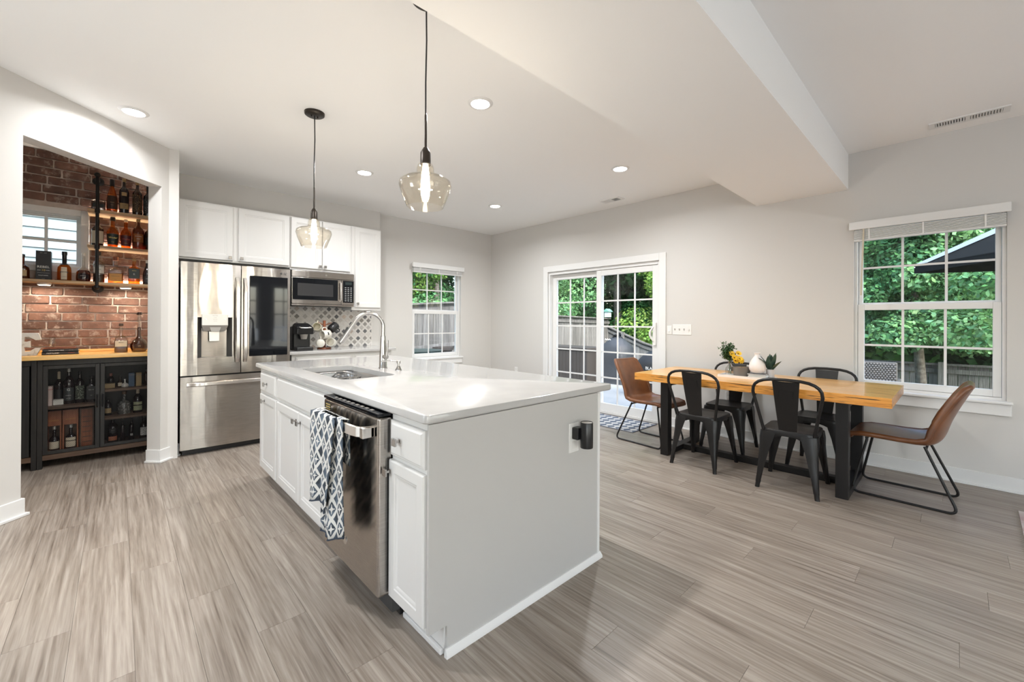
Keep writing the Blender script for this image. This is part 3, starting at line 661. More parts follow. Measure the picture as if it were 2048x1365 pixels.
# ---- backsplash mosaic: lozenge tiles and crossing strips
bs = struct('wall_backsplash', (2.0, YK, .915))
TX0, TX1, TZ0, TZ1 = 1.40, 2.574, .915, 1.432
ob('grout', M().box(TX0, TX1, YK-.005, YK, TZ0, TZ1), GROUT, bs)
ob('edge_strip', M().box(TX1, TX1+.012, YK-.008, YK, TZ0, TZ1), STRIP, bs)
def clip(poly):
    def cut(P, ax, v, keep):
        o = []
        for i in range(len(P)):
            a, b = P[i], P[(i+1) % len(P)]; ia, ib = keep(a[ax]), keep(b[ax])
            if ia: o.append(a)
            if ia != ib:
                t = (v-a[ax])/(b[ax]-a[ax]); o.append((a[0]+(b[0]-a[0])*t, a[1]+(b[1]-a[1])*t))
        return o
    for ax, v, k in ((0, TX0, lambda q: q >= TX0-1e-9), (0, TX1, lambda q: q <= TX1+1e-9), (1, TZ0, lambda q: q >= TZ0-1e-9), (1, TZ1, lambda q: q <= TZ1+1e-9)):
        if len(poly) > 2: poly = cut(poly, ax, v, k)
    ar = abs(sum(poly[i][0]*poly[(i+1) % len(poly)][1]-poly[(i+1) % len(poly)][0]*poly[i][1] for i in range(len(poly))))/2 if len(poly) > 2 else 0
    return poly if ar > 4e-5 else None
PER, SQ, GR = .0685, .046, .0022; r2 = math.sqrt(.5); strips = M(); rt = random.Random(5)
def rot(p): return (2.0+(p[0]-p[1])*r2, 1.18+(p[0]+p[1])*r2)
def piece(u0, u1, v0, v1):
    q = clip([rot(p) for p in ((u0+GR/2, v0+GR/2), (u1-GR/2, v0+GR/2), (u1-GR/2, v1-GR/2), (u0+GR/2, v1-GR/2))])
    if not q: return None
    return M().loft([[(x, YK-.004, z) for x, z in q], [(x, YK-.0085, z) for x, z in q]], cap0=False)
for i in range(-16, 17):
    for j in range(-16, 17):
        u, v = i*PER, j*PER
        q = piece(u, u+SQ, v, v+SQ)
        if q:
            dark = (i+j) % 2 == 0
            ob('tile', q, STONE[rt.choice((0, 0, 2, 2, 3) if dark and rt.random() < .75 else (1, 1, 0))], bs, smooth=0)
        for a in ((u+SQ, u+PER, v, v+SQ), (u, u+SQ, v+SQ, v+PER), (u+SQ, u+PER, v+SQ, v+PER)):
            q = piece(*a)
            if q: strips.add(q.v, q.f)
ob('marble_strips', strips, STRIP, bs, kind='stuff', smooth=0)

# ---- coffee maker, mug tree
cm = thing('coffee_maker', 'black single-cup coffee maker on the wall counter beside the refrigerator', 'coffee maker', (1.555, 5.22, .914))
x, y, z = 1.555, 5.22, .914
ob('body', M().loft([[(x-.095,y-.02,z),(x+.095,y-.02,z),(x+.095,y+.15,z),(x-.095,y+.15,z)],[(x-.095,y-.02,z+.29),(x+.095,y-.02,z+.29),(x+.095,y+.15,z+.27),(x-.095,y+.15,z+.27)]]), BLACK, cm, bevel=.02)
ob('drip_base', M().box(x-.09, x+.09, y-.15, y-.02, z, z+.04), BLACK, cm, bevel=.012)
ob('brew_head', M().loft([[(x-.092,y-.14,z+.185),(x+.092,y-.14,z+.185),(x+.092,y+.02,z+.185),(x-.092,y+.02,z+.185)],[(x-.092,y-.15,z+.255),(x+.092,y-.15,z+.255),(x+.092,y+.02,z+.295),(x-.092,y+.02,z+.295)],[(x-.07,y-.10,z+.29),(x+.07,y-.10,z+.29),(x+.07,y+.02,z+.315),(x-.07,y+.02,z+.315)]]), BLACK, cm, bevel=.012)
ob('lid_handle', M().tube([(x-.055,y-.11,z+.268),(x-.05,y-.165,z+.262),(x,y-.178,z+.260),(x+.05,y-.165,z+.262),(x+.055,y-.11,z+.268)], .010, 8, flat=(.6, 1.2)), SILV, cm)
ob('spout', M().lathe([(.03, 0), (.045, .06)], (x, y-.09, z+.13), 16), GREYP, cm)
mt = thing('mug_tree', 'wooden mug stand with a round base on the wall counter', 'mug stand', (1.83, 5.27, .914))
x, y, z = 1.83, 5.27, .914
ob('base', M().lathe([(.0,0),(.078,0),(.082,.008),(.078,.018),(0,.018)], (x,y,z), 28), REDW, mt)
ob('post', M().box(x-.014, x+.014, y-.014, y+.014, z+.017, z+.345), REDW, mt, bevel=.004)
pegs = []
for k, (hh, ang) in enumerate(((.285, 200), (.285, 330), (.20, 262), (.20, 20), (.125, 225), (.125, 300))):
    a = math.radians(ang); p0 = Vector((x, y, z+hh)); p1 = p0+Vector((math.cos(a)*.085, math.sin(a)*.085, .035)); pegs.append((p0, p1, a))
    ob('peg', M().tube([p0, p1], .005, 8), REDW, mt)
def mug(p, label, matl, axis, size=.9, word=None, hand=0.0):
    """a mug hanging by its handle: axis = where the rim points"""
    t = thing('mug', label, 'mug', p, group='mugs hanging on the wooden stand')
    ax = Vector(axis).normalized(); q = ax.to_track_quat('Z', 'X').to_matrix().to_4x4()
    X = Matrix.Translation(p) @ q @ Matrix.Rotation(hand, 4, 'Z') @ Matrix.Scale(size, 4)
    pr = [(0, -.043), (.034, -.043), (.041, -.036), (.043, 0), (.042, .043), (.0385, .043), (.039, -.03), (0, -.036)]
    ob('cup', M().lathe(pr, (0,0,0), 24, cap0=False, cap1=False).xf(X), matl, t, smooth=50)
    ob('handle', M().tube([(.041, 0, .026), (.060, 0, .026), (.070, 0, .006), (.066, 0, -.018), (.041, 0, -.026)], .006, 8).xf(X), matl, t)
    if word:
        m = M().lathe([(.0432, -.007), (.0432, .007)], (0,0,0), 8, a0=-1.9, a1=-1.2, cap0=False, cap1=False).xf(X); ob('lettering', m, LBLACK, t)
    return t
MUGW = mat('white_stoneware', (.70, .67, .60), .3); MUGC = mat('cream_stoneware', (.60, .56, .44), .35); MUGK = mat('black_stoneware', (.015, .015, .016), .25)
e = pegs
mug((x-.095, y-.050, z+.262), 'cream mug at the upper left of the mug stand', MUGC, (-.45, -.8, .25), 1.15)
mug((x+.088, y-.045, z+.258), 'black mug at the upper right of the mug stand', MUGK, (.75, .3, .55), 1.2, hand=2.4)
mug((x-.015, y-.095, z+.178), 'white mug with black lettering lying across the middle of the stand', MUGW, (-.92, -.3, -.1), 1.22, True, hand=.2)
mug((x-.068, y-.075, z+.078), 'white mug at the lower left of the stand showing its round base', MUGW, (.25, .9, .1), 1.15)
mug((x+.056, y-.085, z+.080), 'white mug at the lower right of the stand with its cream inside showing', MUGW, (-.55, -.72, .15), 1.22, True, hand=1.2)


# ================================================================== ISLAND
IX0, IX1, IY0, IY1, CT = .806, 1.998, 1.305, 3.862, .914
XF = .835      # face frame plane; fronts stand 20 mm proud
# countertop slab with a cut-out for the sink
SKX0, SKX1, SKY0, SKY1, SKR = .945, 1.292, 2.425, 3.185, .05
def rrect(x0, x1, y0, y1, r, n=6):
    P = []
    for cx, cy, a in ((x1-r, y0+r, -PI/2), (x1-r, y1-r, 0), (x0+r, y1-r, PI/2), (x0+r, y0+r, PI)):
        P += [(cx+r*math.cos(a+PI/2*k/n), cy+r*math.sin(a+PI/2*k/n)) for k in range(n+1)]
    return P
inner = rrect(SKX0, SKX1, SKY0, SKY1, SKR)
def outer_ring(d, r):
    return rrect(IX0+d, IX1-d, IY0+d, IY1-d, r)
m = M()
m.loft([[(x, y, CT-.034) for x, y in inner], [(x, y, CT) for x, y in inner], [(x, y, CT) for x, y in outer_ring(.006, .02)], [(x, y, CT-.002) for x, y in outer_ring(.002, .022)],
        [(x, y, CT-.007) for x, y in outer_ring(0, .024)], [(x, y, CT-.028) for x, y in outer_ring(0, .024)], [(x, y, CT-.034) for x, y in outer_ring(.005, .02)]], loop=True)
ob('island_countertop', m, QUARTZ, label='white quartz island countertop with rounded edges and a sink cut-out', cat='countertop', smooth=35, origin=(1.4, 2.58, CT))
# sink
sk = thing('sink', 'stainless undermount sink set in the island countertop', 'sink', (1.118, 2.80, CT-.04))
i1 = rrect(SKX0-.008, SKX1+.008, SKY0-.008, SKY1+.008, SKR); i2 = rrect(SKX0-.004, SKX1+.004, SKY0-.004, SKY1+.004, SKR+.01); i3 = rrect(SKX0+.02, SKX1-.02, SKY0+.02, SKY1-.02, SKR); flg = rrect(SKX0-.02, SKX1+.02, SKY0-.02, SKY1+.02, SKR)
ob('basin', M().loft([[(x, y, CT-.0355) for x, y in flg], [(x, y, CT-.036) for x, y in i1], [(x, y, CT-.05) for x, y in i2], [(x, y, CT-.20) for x, y in i2], [(x, y, CT-.225) for x, y in i3]], cap0=False), mat('sink_steel', (.55, .54, .53), .28, 1), sk)
ob('drain', M().lathe([(0, .003), (.035, .003), (.045, 0)], (1.118, 2.80, CT-.2245), 24), CHROME, sk)
rk = thing('dish_rack', 'small round-cornered wire rack standing in the sink', 'dish rack', (1.06, 2.87, CT-.224))
rr = lambda z, g=0: [(x, y, z) for x, y in rrect(.985+g, 1.165-g, 2.66+g, 2.98-g, .03, 4)]
ob('top_rim', M().tube(rr(CT-.022), .004, 6, loop=True), CHROME, rk); ob('bottom_rim', M().tube(rr(CT-.215, .015), .004, 6, loop=True), CHROME, rk)
a, b = rr(CT-.022), rr(CT-.215, .015)
wires = M()
for k in range(0, len(a), 1): wires.tube([a[k], b[k]], .002, 5)
for f in (.2, .4, .6, .8):
    wires.tube([(.985, 2.66+.32*f, CT-.022), (1.0, 2.66+.32*f, CT-.21)], .002, 5); wires.tube([(1.165, 2.66+.32*f, CT-.022), (1.15, 2.66+.32*f, CT-.21)], .002, 5); wires.tube([(1.0, 2.66+.32*f, CT-.214), (1.15, 2.66+.32*f, CT-.214)], .002, 5)
for yq in (2.74, 2.86): wires.tube([(.985, yq, CT-.108), (1.165, yq, CT-.108)], .0025, 5)
ob('wires', wires, CHROME, rk, kind='stuff')
bo = thing('bowl', 'dark upturned bowl resting high in the wire rack in the sink', 'bowl', (1.075, 2.80, CT-.105))
ob('shell', M().lathe([(.0, .10), (.03, .098), (.055, .075), (.062, .03), (.060, .0), (.056, .03), (.05, .07), (.0, .09)], (1.075, 2.80, CT-.105), 24, cap0=False, cap1=False), mat('dark_stoneware', (.05, .05, .05), .35), bo); ob('foot', M().lathe([(.022, .097), (.022, .106), (.018, .106)], (1.075, 2.80, CT-.105), 20), mat('dark_stoneware_foot', (.05, .05, .05), .5), bo)
# faucet
fa = thing('faucet', 'tall gooseneck faucet in brushed nickel behind the island sink', 'faucet', (1.397, 2.838, CT)); x, y, z = 1.397, 2.838, CT
ob('base', M().lathe([(.0, 0), (.030, 0), (.030, .004), (.0265, .01), (.0245, .10), (.018, .21), (.0165, .235), (0, .235)], (x, y, z), 24), CHROME, fa)
arc = [(x, y, z+.22), (x, y, z+.30)] + [(x-.090+.090*math.cos(t), y+.085*(1-math.cos(t))/2, z+.300+.096*math.sin(t)) for t in [.86*PI*k/12 for k in range(1, 13)]]
lx, ly, lz = arc[-1]
ob('neck', M().tube(arc, .0125, 14), CHROME, fa)
dv = (Vector(arc[-1])-Vector(arc[-2])).normalized(); p = Vector(arc[-1])
ob('spray_head', M().tube([p, p+dv*.03, p+dv*.10, p+dv*.178], [.0135, .0145, .0165, .019], 14), CHROME, fa)
ob('spray_button', M().box(-.008, .008, -.005, .005, -.025, .025).xf(Matrix.Translation(p+dv*.085+Vector((-.017, .004, .006))) @ dv.to_track_quat('Z', 'Y').to_matrix().to_4x4()), BLACK, fa)
ob('handle_hub', M().tube([(x+.0, y, z+.085), (x+.0, y-.055, z+.085)], [.016, .016], 14), CHROME, fa)
ob('lever', M().tube([(x, y-.047, z+.085), (x+.004, y-.052, z+.12), (x+.006, y-.056, z+.205)], [.009, .0085, .0065], 10), CHROME, fa)
so = thing('soap_pump', 'small nickel soap pump on the island countertop right of the faucet', 'soap pump', (1.42, 2.652, CT)); x, y, z = 1.42, 2.652, CT
ob('collar', M().lathe([(0, 0), (.022, 0), (.022, .004), (.014, .018), (.011, .030), (0, .03)], (x, y, z), 20), CHROME, so)
ob('pump_head', M().lathe([(.006, .028), (.006, .045), (.013, .047), (.013, .065), (.008, .070), (0, .07)], (x, y, z), 16), CHROME, so)
ob('nozzle', M().tube([(x, y, z+.058), (x-.05, y+.05, z+.066), (x-.085, y+.085, z+.060)], .0045, 8), CHROME, so)

# cabinet units on the working side (fronts face -x)
def unit(name, label, y0, y1, xb=1.42):
    t = thing(name, label, 'cabinet', ((XF+xb)/2, (y0+y1)/2, 0), group='white base cabinets')
    return t
def carcass(t, y0, y1, xb=1.42):
    ob('carcass', M().box(XF, xb, y0, y1, .105, CT-.036), CAB, t, bevel=.001); ob('toe_kick', M().box(XF+.065, xb, y0, y1, 0, .105), CAB, t)
u1 = unit('base_cabinet', 'white drawer-over-door island cabinet nearest the refrigerator', 3.288, 3.83); carcass(u1, 3.288, 3.805)
p = ob('drawer', slab_front('x', XF-.02, 3.322, 3.742, .705, .856), CAB, u1, smooth=30); knob(p, 'x', XF-.02, 3.535, .778)
p = ob('door', panel_door('x', XF-.02, 3.300, 3.742, .118, .686), CAB, u1, smooth=30); knob(p, 'x', XF-.02, 3.60, .645)
u2 = unit('base_cabinet', 'white island sink cabinet with a long false front over two doors', 2.242, 3.286); ob('carcass', M().box(XF, XF+.02, 2.242, 3.286, .105, CT-.036).box(1.40, 1.42, 2.242, 3.286, .105, CT-.036).box(XF+.02, 1.40, 2.242, 3.286, .105, .12), CAB, u2); ob('toe_kick', M().box(XF+.065, 1.42, 2.242, 3.286, 0, .105), CAB, u2)
ob('false_front', slab_front('x', XF-.02, 2.262, 3.272, .705, .856), CAB, u2, smooth=30)
p = ob('door', panel_door('x', XF-.02, 2.788, 3.272, .118, .686), CAB, u2, smooth=30); knob(p, 'x', XF-.02, 2.825, .630)
p = ob('door', panel_door('x', XF-.02, 2.262, 2.780, .118, .686), CAB, u2, smooth=30); knob(p, 'x', XF-.02, 2.743, .630)
u3 = unit('base_cabinet', 'narrow white drawer-over-door cabinet at the near end of the island', 1.322, 1.606); carcass(u3, 1.322, 1.606)
p = ob('drawer', slab_front('x', XF-.02, 1.338, 1.598, .705, .850), CAB, u3, smooth=30); knob(p, 'x', XF-.02, 1.512, .778)
p = ob('door', panel_door('x', XF-.02, 1.334, 1.602, .125, .686, fw=.05), CAB, u3, smooth=30); knob(p, 'x', XF-.02, 1.590, .640)
# dishwasher
DX = .775
dw = thing('dishwasher', 'stainless dishwasher with a bar handle between the island cabinets', 'dishwasher', (1.1, 1.925, 0))
ob('tub', M().box(XF+.01, 1.40, 1.622, 2.228, .03, CT-.045), DARKGREY, dw)
ob('toe_panel', M().box(XF+.045, XF+.06, 1.62, 2.23, .005, .115), BLACK, dw)
dd = ob('door', M().box(DX, XF+.008, 1.613, 2.232, .118, .858), STEEL, dw, bevel=.012, seg=3)
ob('control_strip', M().box(DX-.001, XF+.006, 1.615, 2.230, .860, .874), BLACKGL, dd, bevel=.003)
for k in range(9): ob('button', M().box(.788, .800, 1.70+.05*k, 1.725+.05*k, .8735, .8755), GREYP, dd)
lb = ob('energy_label', M().box(DX-.0008, DX+.001, 2.135, 2.205, .800, .845), LBLACK, dd)
for k in range(3): ob('print_line', M().box(DX-.0014, DX-.0007, 2.140, 2.198, .808+.012*k, .813+.012*k), GOLDT, lb)
hy0, hy1, hz = 1.650, 2.205, .795; hp = []
for k in range(13):
    t = k/12; e_ = min(t, 1-t); d = .012+.048*min(1, e_/.10)+.010*math.sin(PI*t)
    hp.append([(DX-d+.012, hy0+(hy1-hy0)*t, hz-.022), (DX-d, hy0+(hy1-hy0)*t, hz-.020), (DX-d, hy0+(hy1-hy0)*t, hz+.020), (DX-d+.012, hy0+(hy1-hy0)*t, hz+.022)])
m = M().loft(hp); m.box(DX-.05, DX+.002, hy0, hy0+.030, hz-.021, hz+.021).box(DX-.05, DX+.002, hy1-.030, hy1, hz-.021, hz+.021)
ob('handle', m, STEEL_H, dd, bevel=.002)
ob('badge', M().lathe([(0, -.002), (.017, -.002), (.019, .001)], (0,0,0), 24, cap1=False).xf(Matrix.Translation((DX-.0005, 1.945, .235)) @ Matrix.Rotation(PI/2, 4, 'Y')), STEEL_H, dd)
# end and back panels
ep = thing('island_end', 'plain grey-white end of the island with a shoe moulding along the floor', 'island end', (1.38, 1.32, 0))
pl = [(XF-.012, .112), (.905, .112), (.905, 0), (1.874, 0), (1.874, CT-.036), (XF-.012, CT-.036)]
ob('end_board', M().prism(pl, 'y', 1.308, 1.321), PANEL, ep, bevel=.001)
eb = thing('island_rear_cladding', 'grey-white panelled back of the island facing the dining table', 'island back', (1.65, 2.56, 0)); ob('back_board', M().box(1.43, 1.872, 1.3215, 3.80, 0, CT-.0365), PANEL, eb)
ob('corner_bead', M().box(1.860, 1.878, 1.303, 1.320, 0, CT-.037), TRIM, ep, bevel=.002)
ob('shoe_moulding', M().loft([[(.893, 1.290, 0), (1.886, 1.290, 0), (1.886, 1.308, 0), (.893, 1.308, 0)], [(.893, 1.290, .012), (1.886, 1.290, .012), (1.886, 1.308, .012), (.893, 1.308, .012)], [(.896, 1.302, .03), (1.883, 1.302, .03), (1.883, 1.308, .03), (.896, 1.308, .03)]]), TRIM, ep)
ob('toe_moulding', M().box(.885, .8995, 1.3225, 1.606, 0, .022), TRIM, u3, bevel=.004)
# outlet and plug-in lamp on the end panel
ou = thing('outlet', 'white outlet plate on the island end panel behind the black plug-in lamp', 'outlet', (1.655, 1.306, .68))
ob('plate', M().box(1.618, 1.694, 1.302, 1.3085, .607, .752), WHITEP, ou, bevel=.003)
ob('socket', M().box(1.636, 1.676, 1.3005, 1.303, .622, .662), WHITEP, ou, bevel=.003); ob('socket', M().box(1.636, 1.676, 1.3005, 1.303, .690, .730), WHITEP, ou, bevel=.003)
pg = thing('plug_in_lamp', 'black cylinder lamp plugged into the outlet on the island end panel', 'night light', (1.655, 1.28, .70))
ob('plug_block', M().box(1.634, 1.680, 1.262, 1.3004, .676, .735), BLACK, pg, bevel=.005)
ob('cylinder', M().lathe([(0, 0), (.030, 0), (.031, .003), (.031, .122), (.029, .125), (.027, .122), (0, .120)], (1.672, 1.238, .640), 28), BLACK, pg)
ob('top_diffuser', M().lathe([(0, .1215), (.0265, .1215)], (1.672, 1.238, .641), 24, cap0=False, cap1=False), SILV, pg)

# ================================================================== DINING
TZ, TX0_, TX1_, TY0_, TY1_ = .762, 3.685, 4.565, .286, 2.158
tb = thing('dining_table', 'long honey wood dining table with thick distressed edges on black steel legs', 'table', (4.125, 1.222, 0))
nb = 6
for k in range(nb):
    a = TX0_+(TX1_-TX0_)*k/nb; b = TX0_+(TX1_-TX0_)*(k+1)/nb
    o = ob('board', M().box(a+.0006, b-.0006, TY0_, TY1_, TZ-.068, TZ), [TABLEW, TABLEE], tb, bevel=.0025)
    for f in o.data.polygons: f.material_index = 0 if f.normal.z > .5 else 1
for y in (1.8535, .5205):
    m = M(); ya, yb2 = y, y+.074
    ob('post', M().box(3.762, 3.840, ya, yb2, 0, TZ-.068), BLACKM, tb, bevel=.003); ob('post', M().box(4.400, 4.478, ya, yb2, 0, TZ-.068), BLACKM, tb, bevel=.003)
    ob('foot_bar', M().box(3.840, 4.400, ya, yb2, 0, .05), BLACKM, tb, bevel=.003); ob('top_bar', M().box(3.840, 4.400, ya, yb2, TZ-.108, TZ-.068), BLACKM, tb, bevel=.003)
ob('stretcher', M().box(4.085, 4.155, .5945, 1.8535, 0, .05), BLACKM, tb, bevel=.003)

def metal_chair():
    t = thing('metal_chair', '', 'chair', (0,0,0), group='black metal cafe chairs at the table')
    def sq(hx0, hx1, hy0, hy1, r, z): return [(x, y, z) for x, y in rrect(hx0, hx1, hy0, hy1, r, 5)]
    ob('seat', M().loft([sq(-.176,.186,-.176,.176,.06,.405), sq(-.176,.186,-.176,.176,.06,.440), sq(-.172,.182,-.172,.172,.058,.447), sq(-.162,.172,-.162,.162,.055,.448), sq(-.14,.15,-.14,.14,.05,.4435), sq(-.06,.07,-.06,.06,.03,.4425)], cap0=False), GUN, t)
    for sx in (-1, 1):
        for sy in (-1, 1):
            rings = []
            top = (.132 if sx > 0 else -.124, .128); foot = (.222 if sx > 0 else -.226, .188 if sx < 0 else .196)
            for f, wd in ((0, .056), (.12, .052), (.30, .038), (.60, .026), (.90, .0185), (.91, .0165), (1, .0155)):
                g = f**.92; cx = top[0]+(foot[0]-top[0])*g; cy = (top[1]+(foot[1]-top[1])*g)*sy; z = .425*(1-f)
                ox, oy = sx, sy
                q = [(cx+ox*wd, cy+oy*wd*.35), (cx+ox*wd*.75, cy+oy*wd*.75), (cx+ox*wd*.35, cy+oy*wd), (cx-ox*wd*.9, cy+oy*wd*.9), (cx-ox*wd*.8, cy+oy*wd*.55), (cx+ox*wd*.25, cy+oy*wd*.25), (cx+ox*wd*.55, cy-oy*wd*.8), (cx+ox*wd*.9, cy-oy*wd*.9)]
                if f > .62: q = [(cx+wd*math.cos(PI/4*k+.3), cy+wd*math.sin(PI/4*k+.3)) for k in range(8)] if sx*sy > 0 else [(cx+wd*math.cos(-PI/4*k+.3), cy+wd*math.sin(-PI/4*k+.3)) for k in range(8)]
                if f > .62:
                    k0 = min(range(8), key=lambda k: -((q[k][0]-cx)*ox*1.0+(q[k][1]-cy)*oy*.35)); q = q[k0:]+q[:k0]
                rings.append([(a, b, z) for a, b in q])
            ob('leg', M().loft(rings), GUN, t, smooth=50)
    # arched aprons between the legs
    n = 10
    for ax in 'xy':
        for sg in (-1, 1):
            P = []
            for k in range(n+1):
                u = -.150+.30*k/n; zb = .335+.072*math.sin(PI*k/n)**.7; P.append((u, zb))
            d = (.181 if sg > 0 else -.171) if ax == 'x' else .171*sg
            m = M()
            for dd in (d, d-.003*sg):
                m.v += [((dd, u, z) if ax == 'x' else (u, dd, z)) for u, z in P]+[((dd, u, .412) if ax == 'x' else (u, dd, .412)) for u, z in P]
            N = n+1
            for o0 in (0, 2*N):
                for k in range(n): m.f.append((o0+k, o0+k+1, o0+N+k+1, o0+N+k)); m.m.append(0)
            for k in range(n): m.f.append((k, k+1, 2*N+k+1, 2*N+k)); m.m.append(0)
            ob('apron', m, GUN, t, smooth=50)
    pts = []
    for k in range(25):
        s = -1+2*k/24; y = math.copysign(1, s)
        if abs(s) > .5:
            f = (1-abs(s))/.5; yy = .158+.060*f; z = .415+.312*f; xx = -.150-.078*f
        else:
            a = abs(s)/.5*PI/2; yy = .218*math.sin(a)**.62; z = .727+.110*math.cos(a)**.78; xx = -.228-.032*math.cos(a)
        pts.append((xx, y*yy, z))
    ob('back_hoop', M().tube(pts, .0115, 10), GUN, t, smooth=60)
    m = M(); R = []
    for k in range(9):
        f = k/8; z = .425+.398*f; hw = .056+.030*f; xx = -.158-.090*f - .008*math.sin(PI*f)
        R.append([(xx-.004, -hw, z), (xx-.010, 0, z), (xx-.004, hw, z), (xx, hw, z), (xx-.006, 0, z), (xx, -hw, z)])
    sp = ob('splat', m.loft(R), GUN, t, smooth=50)
    m = M()
    for (y0, y1, z0, z1) in ((-.045,.045,.755,.759), (-.045,-.041,.70,.759), (.041,.045,.70,.759)): m.loft([[(-.176-.078*0-.090*(z-.425)/.398+.004-.0, y, z) for y, z in ((y0,z0),(y1,z0),(y1,z1),(y0,z1))], [(-.170-.090*(z-.425)/.398+.002, y, z) for y, z in ((y0,z0),(y1,z0),(y1,z1),(y0,z1))]])
    ob('embossed_line', m, GUN, sp, smooth=0)
    return t
c1 = metal_chair(); c1.location = (3.832, 1.552, 0); c1.rotation_euler = (0, 0, math.radians(-1)); c1['label'] = 'black metal chair on the island side of the table, closer to the sliding door'
dup(c1, (3.808, .868, 0), math.radians(3), 'black metal chair on the island side of the table, closer to the dining window')
dup(c1, (4.470, 1.560, 0), math.radians(181), 'black metal chair between table and wall, closer to the sliding door')
dup(c1, (4.480, .815, 0), math.radians(179), 'black metal chair between table and wall, closer to the dining window')

def fil(P, r, n=6):
    P = [Vector(p) for p in P]; out = [P[0]]
    for a, b, c in zip(P, P[1:], P[2:]):
        d0, d1 = (a-b), (c-b); q = min(r, d0.length*.45, d1.length*.45); u, v = b+d0.normalized()*q, b+d1.normalized()*q
        for k in range(n+1): t = k/n; out.append(u*(1-t)**2+b*2*t*(1-t)+v*t*t)
    return [tuple(p) for p in out+[P[-1]]]
def leather_chair(name, label, loc, rz):
    t = thing(name, label, 'chair', (0,0,0), group='brown leather sled chairs at the table ends')
    # side profile (y forward, z up), seat front to back top
    prof = [(.262,.392),(.275,.412),(.262,.432),(.20,.440),(.10,.432),(.0,.420),(-.09,.412),(-.155,.420),(-.195,.455),(-.215,.51),(-.232,.58),(-.262,.66),(-.296,.74),(-.330,.815),(-.340,.835)]
    prof = prof[1:]
    wid = [.190,.205,.215,.220,.224,.226,.227,.226,.223,.217,.210,.202,.190,.165]
    up = [.0,.0,.004,.012,.022,.034,.045,.055,.060,.050,.040,.032,.02,.008]
    R = []; nx = 12
    for i, ((y, z), hw, u) in enumerate(zip(prof, wid, up)):
        a = prof[max(i-1, 0)]; b = prof[min(i+1, len(prof)-1)]
        ty, tz = b[0]-a[0], b[1]-a[1]; L_ = math.hypot(ty, tz); ny, nz = -tz/L_, ty/L_
        if nz < 0 and i < 7: ny, nz = -ny, -nz
        if i >= 7 and ny < 0: ny, nz = -ny, -nz
        row = []
        for k in range(nx+1):
            s = -1+2*k/nx; e_ = abs(s)**2.6
            row.append((hw*s*(1-.03*e_), y+ny*u*e_, z+nz*u*e_))
        R.append(row)
    m = M(); m.loft(R, closed=False)
    sh = ob('shell', m, LEATHER, t, smooth=180)
    md = sh.modifiers.new('thick', 'SOLIDIFY'); md.thickness = .036; md.offset = 0
    md = sh.modifiers.new('soft', 'SUBSURF'); md.levels = 2; md.render_levels = 2
    rim = [r[0] for r in R]+R[-1][1:-1]+[r[-1] for r in reversed(R)]+R[0][-2:0:-1]
    ob('rim_piping', M().tube(rim, .0185, 8, loop=True), LEATHER, sh, smooth=180)
    for sx in (-1, 1):
        X = .205*sx; xi = .150*sx
        P = fil([(xi, .185, .412), (xi, .180, .398), (X, .262, .007), (X, -.290, .007), (xi, -.130, .392), (xi, -.125, .405)], .055)
        ob('leg', M().tube(P, .0085, 8), BLACKM, t, smooth=60)
    ob('cross_bar', M().tube([(-.150, .183, .400), (.150, .183, .400)], .0075, 8), BLACKM, t); ob('cross_bar', M().tube([(-.150, -.132, .392), (.150, -.132, .392)], .0075, 8), BLACKM, t)
    t.location = loc; t.rotation_euler = (0, 0, rz); return t
leather_chair('leather_chair', 'brown leather chair on a black sled base at the table end under the dining window', (4.200, .268, 0), math.radians(-1.5))
leather_chair('leather_chair', 'brown leather chair on a black sled base at the table end by the sliding door', (4.105, 2.215, 0), math.radians(180-5))

# tray and what stands on it
tr = thing('tray', 'white rectangular tray in the middle of the dining table', 'tray', (4.085, 1.28, TZ))
tx0, tx1, ty0, ty1 = 3.995, 4.175, 1.065, 1.495
m = M().box(tx0, tx1, ty0, ty1, TZ, TZ+.010); frame_z = TZ+.022
for a in ((tx0, tx0+.008, ty0, ty1), (tx1-.008, tx1, ty0, ty1), (tx0+.008, tx1-.008, ty0, ty0+.008), (tx0+.008, tx1-.008, ty1-.008, ty1)): m.box(*a, TZ+.010, frame_z)
ob('tray_body', m, mat('white_enamel', (.80, .78, .76), .3), tr)
tz = TZ+.0102
vx, vy = 4.105, 1.428
fv = thing('bottle_vase', 'clear glass bottle vase holding yellow flowers and green sprigs on the tray', 'vase', (vx, vy, tz))
ob('glass', M().lathe([(0,.002),(.034,.002),(.038,.008),(.038,.055),(.034,.070),(.018,.090),(.0145,.10),(.0145,.118),(.017,.123),(.014,.121),(.0125,.10),(.032,.068),(.036,.05),(.036,.012),(0,.006)], (vx,vy,tz), 24, cap0=False, cap1=False), CLEARG, fv, smooth=60)
rf_ = random.Random(11)
STEMM = mat('flower_stem', (.05, .12, .03), .6); PETAL = mat('yellow_petal', (.80, .48, .02), .5); SPRIG = mat('sprig_leaf', (.035, .085, .025), .5)
fl_ = thing('flowers', 'bunch of yellow flowers with small-leaved green sprigs in the clear bottle vase', 'flowers', (vx, vy, tz+.008))
m = M(); tips = []
for k in range(12):
    a = rf_.uniform(0, 2*PI); dr_ = rf_.uniform(.03, .12); hh = rf_.uniform(.19, .29)
    ty = .035*rf_.uniform(.2, 1)
    p0 = (vx+.012*math.cos(a+PI), vy+.012*math.sin(a+PI), tz+.012); p1 = (vx, vy, tz+.115); p2 = (vx+math.cos(a)*dr_*.6, vy+ty+math.sin(a)*dr_*.6, tz+hh); tips.append((Vector(p1), Vector(p2))); m.tube([p0, p1, p2], .0016, 5)
ob('stems', m, STEMM, fl_)
